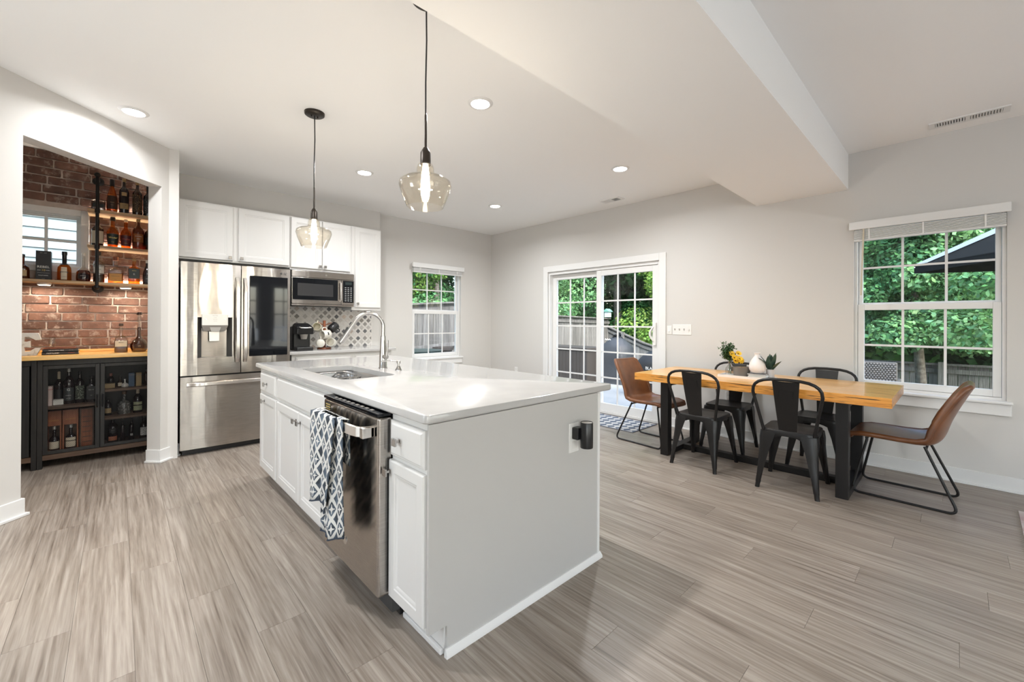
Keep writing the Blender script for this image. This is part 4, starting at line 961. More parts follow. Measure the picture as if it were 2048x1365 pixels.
def leafq(m, p, d, n_, L_, W_):
    d = d.normalized(); s = d.cross(n_); s = s.normalized() if s.length > 1e-4 else d.orthogonal().normalized(); u = s.cross(d)
    m.add([p, p+d*L_*.5+s*W_+u*W_*.2, p+d*L_, p+d*L_*.5-s*W_+u*W_*.2], [(0,1,2,3)])
m = M()
for a, b in tips:
    for k in range(60):
        f = rf_.uniform(.25, 1.05); p = a+(b-a)*f+Vector((rf_.gauss(0,.013), rf_.gauss(.003,.014), rf_.gauss(0,.008)))
        leafq(m, p, Vector((rf_.uniform(-1,1), rf_.uniform(-1,1), rf_.uniform(-.2,1))), Vector((rf_.uniform(-1,1), rf_.uniform(-1,1), 1)), rf_.uniform(.018,.030), .008)
ob('sprigs', m, SPRIG, fl_, kind='stuff', smooth=0)
for k in range(9):
    c = Vector((vx-.030+rf_.uniform(-.03,.03), vy-.062+rf_.uniform(-.045,.03), tz+.165+rf_.uniform(-.035,.035))); m = M()
    nn = Vector((-.6, -.6, rf_.uniform(.1,.8))).normalized(); t1 = nn.orthogonal().normalized(); t2 = nn.cross(t1)
    for j in range(11):
        a = 2*PI*j/11+rf_.uniform(-.1,.1); d = t1*math.cos(a)+t2*math.sin(a)+nn*.45; leafq(m, c, d, nn, .033, .010)
    ob('flower_head', m, PETAL, fl_, smooth=0)
    ob('flower_eye', M().ball(tuple(c+nn*.006), .005, 8, 5), mat('flower_eye_brown', (.16, .06, .01), .7) if k == 0 else bpy.data.materials['flower_eye_brown'], fl_)
cd = thing('candle', 'grey ribbed candle bowl with pale wax on the tray', 'candle', (4.095, 1.325, tz)); cx_, cy_ = 4.095, 1.325
ob('bowl', M().lathe([(0,0),(.058,0),(.064,.004),(.070,.085),(.067,.085),(.064,.070),(0,.068)], (cx_,cy_,tz), 32, cap0=False, cap1=False), mat('grey_concrete_bowl', (.17,.15,.13), .8, bump=(120,.6,(.1,.1,4))), cd)
ob('wax', M().lathe([(0,.077),(.066,.077)], (cx_,cy_,tz), 28, cap0=False, cap1=False), mat('cream_wax', (.66,.45,.24), .5), cd); ob('wick', M().lathe([(.001,.077),(.001,.09)], (cx_,cy_,tz), 6), BLACK, cd)
for k, (hh, colr, lb_) in enumerate(((.016, CREAM, 'lower small white-paged book under the white vase on the tray'), (.012, WHITEP, 'middle small white book under the white vase on the tray'), (.009, mat('grey_book_cover', (.22,.23,.25), .5), 'thin grey-covered book directly under the white vase'))):
    z0 = tz+sum((.016,.012,.009)[:k])+.0004*k
    b = thing('book', lb_, 'book', (4.090, 1.185, z0), group='books under the white vase')
    r = (.0, .004, -.003)[k]
    ob('cover', M().box(4.022+r, 4.152+r, 1.115-r, 1.255-r, z0, z0+.0015).box(4.022+r, 4.152+r, 1.115-r, 1.255-r, z0+hh-.0015, z0+hh).box(4.150+r, 4.152+r, 1.115-r, 1.255-r, z0, z0+hh), colr, b); ob('pages', M().box(4.025+r, 4.149+r, 1.118-r, 1.252-r, z0+.0016, z0+hh-.0016), WHITEP, b)
zz = tz+.0384
vs = thing('white_vase', 'round white ceramic vase with a narrow pink-tinged neck on the stacked books', 'vase', (4.085, 1.195, zz))
ob('vase_body', M().lathe([(0,0),(.034,0),(.050,.010),(.063,.036),(.066,.058),(.060,.088),(.043,.122),(.026,.146),(.0205,.160),(.022,.172),(.027,.180),(.023,.179),(.016,.16),(0,.15)], (4.085,1.195,zz), 36, cap0=False, cap1=False), mat('white_glaze', (.80,.75,.73), .3), vs, smooth=70)
po = thing('plant_pot', 'small white pot holding a dark green leafy plant at the end of the tray', 'plant', (4.135, 1.098, tz))
ob('pot', M().lathe([(0,0),(.026,0),(.029,.004),(.032,.078),(.028,.078),(.028,.066),(0,.066)], (4.135,1.108,tz), 28, cap0=False, cap1=False), mat('grey_white_pot', (.55,.54,.55), .5), po)
PL_ = mat('blue_green_leaf', (.035,.070,.050), .45, noise=(30,(.07,.12,.09),.35,.7))
for k in range(14):
    a = 2*PI*k/14+rf_.uniform(-.2,.2); tilt = rf_.uniform(.10,.75); L_ = rf_.uniform(.12,.185); W_ = rf_.uniform(.017,.026); base_ = Vector((4.135+.008*math.cos(a), 1.108+.008*math.sin(a), tz+.064)); R = []
    for j in range(7):
        f = j/6; rad = L_*math.sin(tilt)*f**1.3; p = base_+Vector((math.cos(a)*rad, math.sin(a)*rad, L_*math.cos(tilt*(.6+.6*f))*f)); hw = W_*math.sin(PI*min(1, .10+.90*f))**.8+.0008; s = Vector((-math.sin(a), math.cos(a), 0)); u = Vector((math.cos(a), math.sin(a), 0))
        R.append([p-s*hw+u*hw*.35, p, p+s*hw+u*hw*.35])
    m = M(); m.loft(R, closed=False); ob('leaf', m, PL_, po, smooth=180)

# wall plates
def plate(name, label, y0, y1, z0, z1, kind):
    t = thing(name, label, 'outlet' if kind == 'outlet' else 'light switch', (XB, (y0+y1)/2, z0))
    ob('plate', M().box(XB-.006, XB, y0, y1, z0, z1), WHITEP, t, bevel=.003)
    if kind == 'rocker': ob('rocker', M().loft([[(XB-.007,y0+.018,z0+.025),(XB-.007,y1-.018,z0+.025),(XB-.007,y1-.018,z1-.025),(XB-.007,y0+.018,z1-.025)],[(XB-.012,y0+.02,z0+.028),(XB-.012,y1-.02,z0+.028),(XB-.008,y1-.02,z1-.028),(XB-.008,y0+.02,z1-.028)]]), WHITEP, t)
    elif kind == 'toggles':
        for k in range(4):
            c = y0+(y1-y0)*(k+.5)/4; zc = (z0+z1)/2; s = -1 if k == 0 else 1
            ob('toggle', M().loft([[(XB-.006,c-.005,zc-.012),(XB-.006,c+.005,zc-.012),(XB-.006,c+.005,zc+.012),(XB-.006,c-.005,zc+.012)],[(XB-.020,c-.004,zc+s*.010-.004),(XB-.020,c+.004,zc+s*.010-.004),(XB-.020,c+.004,zc+s*.010+.004),(XB-.020,c-.004,zc+s*.010+.004)]]), SILV, t)
            for sz in (-.03, .03): ob('screw', M().ball((XB-.006, c, zc+sz), .003, 6, 4), SILV, t)
    else:
        for zc in (z0+.035, z1-.035):
            q = ob('socket', M().box(XB-.008, XB-.005, (y0+y1)/2-.016, (y0+y1)/2+.016, zc-.015, zc+.015), WHITEP, t, bevel=.003)
            for s in (-.006, .006): ob('slot', M().box(XB-.0085, XB-.0078, (y0+y1)/2+s-.001, (y0+y1)/2+s+.001, zc-.004, zc+.006), DARKSLOT, q)
plate('light_switch', 'single white rocker switch beside the sliding door casing', 2.345, 2.405, 1.112, 1.215, 'rocker')
plate('light_switch', 'four-gang white toggle switch plate right of the sliding door', 2.108, 2.332, 1.108, 1.232, 'toggles')
plate('outlet', 'white wall outlet seen between the chairs under the dining table', 1.665, 1.735, .385, .500, 'outlet')
plate('outlet', 'white wall outlet low in the far corner just above the island top', 5.005, 5.075, .385, .500, 'outlet')

# rugs
RUG = bpy.data.materials.new('woven_mat_pattern'); RUG.use_nodes = True; n = RUG.node_tree; L = n.links.new; b = n.nodes['Principled BSDF']; b.inputs['Roughness'].default_value = .95
tc = n.nodes.new('ShaderNodeTexCoord'); mp = n.nodes.new('ShaderNodeMapping'); mp.inputs['Scale'].default_value = (26, 26, 1); mp.inputs['Rotation'].default_value = (0, 0, PI/4); L(tc.outputs['Object'], mp.inputs['Vector'])
ck = n.nodes.new('ShaderNodeTexChecker'); ck.inputs['Scale'].default_value = .5; L(mp.outputs[0], ck.inputs['Vector'])
wv = n.nodes.new('ShaderNodeTexWave'); wv.inputs['Scale'].default_value = 24; wv.inputs['Distortion'].default_value = 2.5; wv.bands_direction = 'Y'; L(tc.outputs['Object'], wv.inputs['Vector'])
ad = n.nodes.new('ShaderNodeMath'); ad.operation = 'MULTIPLY_ADD'; ad.inputs[1].default_value = .45; L(wv.outputs[1] if len(wv.outputs) > 1 else wv.outputs[0], ad.inputs[0]); L(ck.outputs[1], ad.inputs[2])
rp = n.nodes.new('ShaderNodeValToRGB'); rp.color_ramp.elements[0].position = .42; rp.color_ramp.elements[0].color = (.52, .51, .49, 1); rp.color_ramp.elements[1].position = 1.0; rp.color_ramp.elements[1].color = (.10, .12, .16, 1); L(ad.outputs[0], rp.inputs[0]); L(rp.outputs[0], b.inputs['Base Color'])
dm = thing('door_mat', 'grey and white patterned mat on the floor in front of the sliding door', 'rug', (4.53, 3.0, 0))
ob('mat_body', M().box(4.258, 4.805, 2.52, 3.60, .0003, .0065), RUG, dm); m = M()
e_ = .012
for a in ((4.258-e_, 4.258, 2.52-e_, 3.60), (4.805, 4.805+e_, 2.52-e_, 3.60), (4.258, 4.805, 2.52-e_, 2.52)): m.box(*a, .0003, .0075)
ob('binding', m, mat('blue_grey_binding', (.13,.14,.17), .9), dm)
ar = thing('area_rug', 'corner of a faded pink and cream rug at the right edge of the floor', 'rug', (3.2, -1.2, 0))
ob('rug_body', M().loft([[(4.385,-.288,.0003),(4.42,-2.6,.0003),(2.2,-2.6,.0003),(2.15,-.235,.0003)],[(4.385,-.288,.008),(4.42,-2.6,.008),(2.2,-2.6,.008),(2.15,-.235,.008)]]), mat('faded_rug', (.60,.56,.53), .95, noise=(7,(.46,.34,.33),.4,.62), bump=(200,.4)), ar)
m = M()
for k in range(70):
    x = 2.2+2.17*k/69; m.add([(x-.004,-.2362-.0235*(x-2.15)/1,.001),(x+.004,-.2362-.0235*(x-2.15),.001),(x+.003+random.uniform(-.006,.006),-.2362-.0235*(x-2.15)+.028,.002)], [(0,1,2)])
ob('fringe', m, CREAM, ar, kind='stuff', smooth=0)

# towel over the dishwasher handle
TOW = bpy.data.materials.new('blue_lattice_towel'); TOW.use_nodes = True; n = TOW.node_tree; L = n.links.new; b = n.nodes['Principled BSDF']; b.inputs['Roughness'].default_value = .95
uv = n.nodes.new('ShaderNodeUVMap'); uv.uv_map = 'cloth'; sx_ = n.nodes.new('ShaderNodeSeparateXYZ'); L(uv.outputs[0], sx_.inputs[0])
def nm(op, a, b2=None, c=None):
    q = n.nodes.new('ShaderNodeMath'); q.operation = op
    for i, v in enumerate((a, b2, c)):
        if v is None: continue
        if isinstance(v, (int, float)): q.inputs[i].default_value = v
        else: L(v, q.inputs[i])
    return q.outputs[0]
def tri(v): return nm('ABSOLUTE', nm('SUBTRACT', nm('FRACT', v), .5))
U, V = sx_.outputs[0], sx_.outputs[1]
p_, q_ = nm('ADD', U, V), nm('SUBTRACT', U, V)
def circ(u0, v0):
    du, dv = nm('SUBTRACT', nm('FRACT', nm('ADD', U, u0)), .5), nm('SUBTRACT', nm('FRACT', nm('ADD', V, v0)), .5)
    return nm('SQRT', nm('ADD', nm('MULTIPLY', du, du), nm('MULTIPLY', dv, dv)))
c1_, c2_ = circ(0, 0), circ(.5, .5)
petal = nm('MULTIPLY', nm('LESS_THAN', nm('ABSOLUTE', nm('SUBTRACT', tri(p_), .0)), .135), 1)
petal2 = nm('LESS_THAN', tri(q_), .135)
star = nm('MULTIPLY', nm('LESS_THAN', c2_, .22), nm('GREATER_THAN', nm('MULTIPLY', tri(nm('ADD', U, .5)), tri(nm('ADD', V, .5))), -1))
pet = nm('LESS_THAN', nm('MULTIPLY', nm('ABSOLUTE', nm('SUBTRACT', nm('FRACT', U), .5)), nm('ABSOLUTE', nm('SUBTRACT', nm('FRACT', V), .5))), .0045)
flow = nm('MULTIPLY', pet, nm('LESS_THAN', c1_, .24))
fac = nm('MAXIMUM', nm('MAXIMUM', petal, petal2), flow)
tn = n.nodes.new('ShaderNodeTexNoise'); tn.inputs['Scale'].default_value = 1.3; L(uv.outputs[0], tn.inputs['Vector'])
rp = n.nodes.new('ShaderNodeValToRGB'); rp.color_ramp.elements[0].color = (.030,.038,.050,1); rp.color_ramp.elements[1].color = (.115,.15,.195,1); rp.color_ramp.elements[0].position = .40; rp.color_ramp.elements[1].position = .62; L(tn.outputs[0], rp.inputs[0])
mx = n.nodes.new('ShaderNodeMix'); mx.data_type = 'RGBA'; L(fac, mx.inputs[0]); L(rp.outputs[0], mx.inputs[6]); mx.inputs[7].default_value = (.66,.65,.62,1); L(mx.outputs[2], b.inputs['Base Color'])
HEM = mat('navy_hem', (.03,.04,.06), .9)
tw = thing('dish_towel', 'blue and white lattice-patterned dish towel hung over the dishwasher handle', 'towel', (.70, 2.02, .5))
def towel(name, y0, y1, zf, zk, dx, ph, slope):
    """one folded layer: front drop to zf, over the bar, short back drop to zk"""
    rows = []; cols = 22; xo = DX-.072; top = .818
    path = [(xo-dx, top-(top-zf)*(1-k/18)) for k in range(19)]+[(xo-dx+.006, top+.006), (xo+.004, top+.009), (DX-.05, top+.009), (DX-.036, top+.006)]+[(DX-.032, top-(top-zk)*k/6) for k in range(7)]
    for i, (x, z) in enumerate(path):
        hang = max(0, min(1, (top-z)/(top-zf))); row = []
        for c in range(cols+1):
            s = c/cols; gather = 1-.16*hang if i < 19 else .85
            y = (y0+y1)/2+(y1-y0)*(s-.5)*gather - slope*hang
            wv_ = .010*math.sin(s*9+ph+hang*1.5)*hang + .006*math.sin(s*21+ph*2)*hang
            row.append((x-.006*hang-wv_, y, z + (.030*math.sin(s*3.3+ph)*hang*(1 if i < 6 else .3) if i < 19 else 0)))
        rows.append(row)
    m = M(); m.loft(rows, closed=False)
    o = ob(name, m, TOW, tw, smooth=180)
    uvl = o.data.uv_layers.new(name='cloth'); N = cols+1; ln = [0]
    for a, b_ in zip(path, path[1:]): ln.append(ln[-1]+math.hypot(a[0]-b_[0], a[1]-b_[1]))
    for lp in o.data.loops:
        r_, c_ = divmod(lp.vertex_index, N); uvl.data[lp.index].uv = (c_/cols*(y1-y0)/.075, ln[r_]/.085)
    md = o.modifiers.new('thick', 'SOLIDIFY'); md.thickness = .004; md.offset = 1
    ob('hem', M().tube([tuple(Vector(p)+Vector((-.001,0,0))) for p in rows[0]], .0035, 6), HEM, o)
    return o
towel('back_layer', 1.800, 2.085, .300, .62, .001, 2.2, .03)
towel('front_layer', 1.860, 2.165, .390, .66, .014, .4, -.03)

# ================================================================== BAR NOOK
sh_ = []
def shelf(label, x0, x1, z1, th):
    t = thing('wall_shelf', label, 'shelf', ((x0+x1)/2, 5.56, z1-th), group='bar wall shelves')
    ob('board', M().box(x0, x1, 5.432, 5.6835, z1-th, z1), SHELFW, t, bevel=.002)
    return t
s_low = shelf('long lowest wooden shelf across the brick wall below the window', -1.42, .284, 1.604, .024)
s_mid = shelf('short middle wooden shelf right of the black pipe', -.205, .284, 1.944, .022)
s_top = shelf('short topmost wooden shelf right of the black pipe', -.205, .284, 2.275, .030)
def led(t, x0, x1, z):
    ob('led_strip', M().box(x0, x1, 5.676, 5.683, z+.0002, z+.010), bpy.data.materials.get('lit_led_strip') or mat('lit_led_strip', (1,1,1), .5, emit=((1, .90, .78), 9)), t)
    d = bpy.data.lights.new('lamp', 'AREA'); d.shape = 'RECTANGLE'; d.size = x1-x0; d.size_y = .012; d.energy = 2.2*(x1-x0)/.45; d.color = (1, .88, .74)
    o = bpy.data.objects.new('lamp', d); C.objects.link(o); o.parent = t; o.location = Vector(((x0+x1)/2, 5.668, z+.014))-t.location; o.rotation_euler = (PI*.86, 0, 0)
led(s_mid, -.17, .27, 1.944); led(s_top, -.17, .27, 2.275); led(s_low, -.17, .27, 1.604)
pp = thing('pipe_bracket', 'black iron pipe bracket standing in front of the bar shelves', 'pipe bracket', (-.140, 5.41, 1.54)); px, py = -.140, 5.416
ob('upright', M().tube([(px, py, 1.56), (px, py, 2.585)], .0125, 12), BLACKM, pp)
for z in (1.556, 2.588): ob('elbow', M().ball((px, py, z), .023, 14, 10), BLACKM, pp); ob('wall_arm', M().tube([(px, py, z), (px, 5.68, z)], .0125, 12), BLACKM, pp); ob('flange', M().tube([(px, 5.664, z), (px, 5.672, z), (px, 5.684, z)], [.026, .042, .042], 18), BLACKM, pp)
for z in (1.925, 2.256): ob('coupling', M().tube([(px, py, z-.018), (px, py, z+.018)], .018, 12), BLACKM, pp); ob('side_arm', M().tube([(px, py, z-.026), (px, 5.682, z-.026)], .009, 10), BLACKM, pp)
def puck(x, label):
    t = thing('puck_light', label, 'light', (x, 5.52, 1.579), group='puck lights under the bar shelf')
    ob('housing', M().lathe([(.042, 0), (.044, -.004), (.044, -.018), (.038, -.021)], (x, 5.52, 1.5797), 24), WHITEP, t)
    ob('lens', M().lathe([(0, -.0225), (.037, -.0222)], (x, 5.52, 1.5797), 24, cap0=False, cap1=False), PUCK, t)
    d = bpy.data.lights.new('lamp', 'AREA'); d.shape = 'DISK'; d.size = .06; d.energy = 1.5; d.color = (1, .86, .68)
    o = bpy.data.objects.new('lamp', d); C.objects.link(o); o.parent = t; o.location = (0, 0, -.030)
puck(-.472, 'lit puck light under the shelf below the black box')
puck(.055, 'lit puck light under the shelf right of the black pipe')
# counter and cabinets
ob('bar_countertop', M().box(-1.45, .2835, 5.205, 5.682, .915, .950).box(-1.45, .2835, 5.662, 5.682, .950, .976), BARTOP, bevel=.003, label='honey pine bar top with knots running under the brick wall', cat='countertop', origin=(-.6, 5.45, .915))
CF = 5.24
def bar_cabinet(label, x0, x1, dv, door_bays, shelves):
    t = thing('bar_cabinet', label, 'cabinet', ((x0+x1)/2, 5.45, 0), group='black bar cabinets')
    for x in (x0, x1-.031):
        ob('leg', M().box(x, x+.031, CF-.002, CF+.04, 0, .9145), BLACKW, t, bevel=.002); ob('leg', M().box(x, x+.031, 5.61, 5.65, 0, .9145), BLACKW, t)
    ob('top_rail', M().box(x0+.031, x1-.031, CF+.004, CF+.03, .868, .9145), BLACKW, t); ob('bottom_rail', M().box(x0+.031, x1-.031, CF+.002, CF+.03, .070, .112), BROWNW, t)
    ob('floor_board', M().box(x0+.031, x1-.031, CF+.03, 5.61, .085, .101), BROWNW, t); ob('back_board', M().box(x0+.031, x1-.031, 5.612, 5.624, .085, .9145), BLACKW, t)
    ob('side_board', M().box(x0+.006, x0+.022, CF+.042, 5.608, .085, .9145), BLACKW, t); ob('side_board', M().box(x1-.022, x1-.006, CF+.042, 5.608, .085, .9145), BLACKW, t)
    if dv is not None: ob('divider', M().box(dv-.008, dv+.008, CF+.03, 5.61, .101, .9145), BLACKW, t)
    for a, b, z in shelves: ob('shelf', M().box(a, b, CF+.05, 5.61, z-.018, z), BROWNW, t)
    return t
bc1 = bar_cabinet('black wooden bar cabinet with two wire mesh doors full of bottles', -.4845, .270, -.111, None, ((-.45, -.119, .505), (-.103, .235, .618), (-.103, .235, .362)))
def mesh_door(t, x0, x1, hs):
    fw = .028; z0, z1 = .116, .864
    m = M(); frame4(m, 'y', x0, x1, CF-.004, CF+.018, z0, z1, fw); d = ob('door', m, BLACKW, t, bevel=.002)
    m = M(); p = .0105; wv_ = .0006; a0, a1, b0, b1 = x0+fw, x1-fw, z0+fw, z1-fw
    k = -int((b1-b0)/p)-1
    for sgn in (1, -1):
        for q in range(k, int((a1-a0)/p)+1-(k if sgn < 0 else 0)):
            x = a0+q*p; pts = []
            # line x(t)=x+sgn*t*.62, z=b0+t clipped to the opening
            sl_ = .62*sgn; t0, t1 = 0, b1-b0
            ta, tb_ = sorted(((a0-x)/sl_, (a1-x)/sl_)); t0 = max(t0, ta); t1 = min(t1, tb_)
            if t1-t0 > .002:
                y = CF+.007+(.0008 if sgn > 0 else 0); m.add([(x+sl_*t0-wv_, y, b0+t0), (x+sl_*t0+wv_, y, b0+t0), (x+sl_*t1+wv_, y, b0+t1), (x+sl_*t1-wv_, y, b0+t1)], [(0,1,2,3)])
    ob('wire_mesh', m, BLACKM, d, kind='stuff', smooth=0)
    ob('handle', M().tube([(hs, CF-.004, .590), (hs, CF-.026, .583), (hs, CF-.026, .490), (hs, CF-.004, .483)], .0055, 8), BLACK, d)
mesh_door(bc1, -.452, -.1135, -.128); mesh_door(bc1, -.1085, .238, -.094)
bc2 = bar_cabinet('black wooden bar cabinet mostly hidden behind the opening jamb', -1.25, -.4865, None, None, ())
for k in range(7): ob('door_plank', M().box(-1.215+.0985*k, -1.215+.0985*k+.0965, CF+.002, CF+.018, .116, .864), BLACKW, bc2, bevel=.002)

def ringr(cx, cy, z, r, sq, n=24):
    if not sq: return [(cx+r*math.cos(2*PI*k/n), cy+r*math.sin(2*PI*k/n), z) for k in range(n)]
    e_ = .28; P = []
    for k in range(n):
        a = 2*PI*k/n; c, s = math.cos(a), math.sin(a); P.append((cx+r*sq[0]*math.copysign(abs(c)**e_, c), cy+r*sq[1]*math.copysign(abs(s)**e_, s), z))
    return P
STY = {  # (radius fraction, height fraction)
 'round': ((.94,0),(1,.02),(1,.52),(.93,.62),(.70,.71),(.38,.77),(.32,.80),(.32,.93)),
 'tall':  ((.94,0),(1,.02),(1,.60),(.92,.67),(.55,.73),(.36,.77),(.32,.80),(.31,.94)),
 'taper': ((.80,0),(.84,.02),(1,.42),(.98,.50),(.80,.60),(.42,.68),(.34,.72),(.32,.92)),
 'cone':  ((.94,0),(1,.02),(1,.38),(.90,.50),(.62,.66),(.40,.74),(.34,.78),(.34,.92)),
 'squat': ((.86,0),(.94,.03),(1,.12),(.96,.32),(.70,.43),(.30,.50),(.24,.55),(.22,.92)),
 'globe': ((.92,0),(1,.03),(1,.36),(.94,.46),(.66,.55),(.40,.58),(.30,.60),(.30,.90)),
 'flask': ((.62,0),(.80,.01),(1,.11),(.98,.19),(.75,.28),(.36,.34),(.24,.40),(.20,.60),(.19,.94)),
 'sq':    ((.96,0),(1,.02),(1,.58),(.94,.64),(.48,.69),(.34,.72),(.34,.90)),
 'low':   ((.96,0),(1,.02),(1,.42),(.92,.50),(.45,.56),(.30,.60),(.30,.88)),
}
def bottle(label, x, y, z, R, Hh, sty, body, cap=None, labels=(), sq=None, neckwax=None, fill=None, glass=None, group='whiskey bottles on the bar shelves'):
    t = thing('bottle', label, 'bottle', (x, y, z), group=group); pr = STY[sty]; q = sq if sq else None
    def rr_(f, g): return R*f
    if fill is None:
        m = M().loft([ringr(x, y, z+h*Hh, R*r, q if (q and r > .5) else None) for r, h in pr]); ob('glass_body', m, body, t, smooth=45)
    else:
        lv = fill; low = [(r, h) for r, h in pr if h <= lv]; lr = np.interp(lv, [h for r, h in pr], [r for r, h in pr])
        m = M().loft([ringr(x, y, z+h*Hh, R*r*.97, q if (q and r > .5) else None) for r, h in low+[(float(lr), lv)]]); ob('spirit', m, body, t, smooth=45)
        m = M().loft([ringr(x, y, z+h*Hh, R*r, q if (q and r > .5) else None) for r, h in pr], cap0=False, cap1=False); ob('glass_body', m, glass or PALE, t, smooth=45)
    cm_, c0, cr = cap if cap else (BLACK, .90, .36)
    ob('cap', M().lathe([(0, c0*Hh), (R*cr, c0*Hh), (R*cr, .985*Hh), (R*cr*.85, Hh), (0, Hh)], (x, y, z), 18), cm_, t)
    if neckwax: ob('neck_wax', M().loft([ringr(x, y, z+h*Hh, R*r+.0015, None) for r, h in pr if h >= neckwax[1]], cap0=False), neckwax[0], t, smooth=45)
    hs = [h for r, h in pr]; rs = [r for r, h in pr]
    for lb in labels:
        z0, z1, lm, ang = lb[:4]; n_ = 5
        if q:
            wd = R*q[0]*ang; yy = y-R*q[1]-.0012
            p = ob('paper_label', M().box(x-wd, x+wd, yy, yy+.0008, z+z0*Hh, z+z1*Hh), lm, t, smooth=0)
        else:
            prof = [(R*float(np.interp(z0+(z1-z0)*k/n_, hs, rs))+.0010, (z0+(z1-z0)*k/n_)*Hh) for k in range(n_+1)]; yy = y-max(r for r, _ in prof)-.0004
            p = ob('paper_label', M().lathe(prof, (x, y, z), 14, a0=-PI/2-ang, a1=-PI/2+ang, cap0=False, cap1=False), lm, t)
        for (tx, sz, zc_, tm, *ex) in lb[4:]:
            text('lettering', tx, sz, (x, yy-.0012, z+zc_*Hh), FY, tm, p, ext=.0003, shear=ex[0] if ex else 0)
    return t
YS = 5.535
# lowest shelf
bottle('dark brown bottle half hidden by the opening jamb on the lowest shelf', -.600, YS, 1.6045, .042, .215, 'globe', DKAMBER, labels=((.12,.36,LTAN,.7),))
bx_ = thing('gift_box', 'tall black carton with white lettering on the lowest bar shelf', 'box', (-.476, YS, 1.6045))
ob('carton', M().box(-.521, -.431, YS-.04, YS+.04, 1.6045, 1.858), LBLACK, bx_, bevel=.001)
for bd, sz, dz, mt_, sx_2 in (('REBEL', .027, .112, WHITET, 1.05), ('10', .024, .083, GOLDT, 1), ('AGED', .0085, .083, WHITET, 1), ('STRAIGHT BOURBON', .0075, .060, GREYT, 1), ('SINGLE BARREL', .0085, .038, WHITET, 1), ('750 ML', .006, .010, GREYT, 1), ('EST. 1849', .010, .235, GREYT, 1)):
    text('lettering', bd, sz, (-.476-(.026 if bd == 'AGED' else 0), YS-.0405, 1.6045+dz), FY, mt_, bx_, sx=sx_2)
text('lettering', 'YEARS', .0085, (-.450, YS-.0405, 1.6045+.083), FY, WHITET, bx_)
bottle('round amber bottle with a black waxed neck beside the black carton', -.352, YS, 1.6045, .045, .265, 'globe', AMBER, cap=(BLACK, .88, .40), labels=((.04,.46,CREAM,.42,('KENTUCKY', .0065, .40, LBLACK), ('BOURBON', .0065, .14, LBLACK)), (.26,.31,LBLACK,.55)), neckwax=(BLACK, .545))
bottle('squat clear decanter bottle of red-brown spirit left of the black pipe', -.232, YS, 1.6045, .050, .265, 'squat', REDSP, cap=(SILV, .90, .26), labels=((.10,.28,DARKB,.8,('JEFFERSON', .0075, .20, WHITET)),), fill=.40)
bottle('brown bottle with a black and white label behind the black pipe', -.130, YS, 1.6045, .040, .290, 'tall', BROWNB, cap=(BLACK, .88, .40), labels=((.30,.56,WHITET,1.0,('MILL', .016, .42, LBLACK)), (.50,.575,LBLACK,1.02)), fill=.27)
bottle('wide clear decanter of amber whiskey on the lowest shelf right of the pipe', -.016, YS, 1.6045, .055, .255, 'low', AMBER, cap=(REDW, .86, .40), labels=((.07,.36,LAMBER,.80,('WHISTLE PIG', .0095, .26, LBLACK), ('RYE', .007, .13, LBLACK)),), fill=.40, sq=(1, .6))
bottle('amber bottle with a large black square label on the lowest shelf', .116, YS, 1.6045, .043, .250, 'sq', AMBER, cap=(LTAN, .80, .34), labels=((.22,.60,LGREEN,.92,('RESERVE', .008, .52, GOLDT), ('R', .026, .38, GREYT)),), sq=(1, .8))
bottle('short dark bottle at the right end of the lowest shelf', .212, YS, 1.6045, .034, .245, 'cone', DARKB, cap=(SILV, .88, .36), labels=((.10,.34,LBLACK,.9,('RARE', .009, .24, GREYT)),))
# middle shelf
bottle('brown bottle with a cream label behind the pipe on the middle shelf', -.140, YS, 1.9445, .043, .255, 'tall', BROWNB, labels=((.10,.56,CREAM,1.1),), fill=None)
bottle('amber bottle with a black label and gold script on the middle shelf', -.037, YS, 1.9445, .044, .292, 'taper', AMBER, cap=(BLACK, .88, .44), labels=((.09,.44,LGREEN,1.15,('Weller', .022, .31, GOLDT, .3), ('SPECIAL', .006, .17, GOLDT)),))
bottle('amber bottle with a wine-red label and script on the middle shelf', .055, YS, 1.9445, .042, .285, 'taper', AMBER, cap=(CREAM, .90, .34), labels=((.09,.44,LWINE,1.15,('Weller', .022, .31, REDT, .3), ('ANTIQUE', .006, .17, GOLDT)),))
bottle('tall orange-brown bottle with white print on the middle shelf', .145, YS, 1.9445, .045, .305, 'round', DKAMBER, cap=(LTAN, .90, .34), labels=((.24,.50,mat('amber_label', (.30,.10,.025), .4),.9,('SOUTHERN', .0095, .42, WHITET), ('STAR', .0115, .34, WHITET)),))
bottle('dark bottle at the right end of the middle shelf', .226, YS, 1.9445, .036, .275, 'tall', BROWNB, labels=((.20,.46,LBLACK,.9,('OLD', .012, .34, GREYT)),))
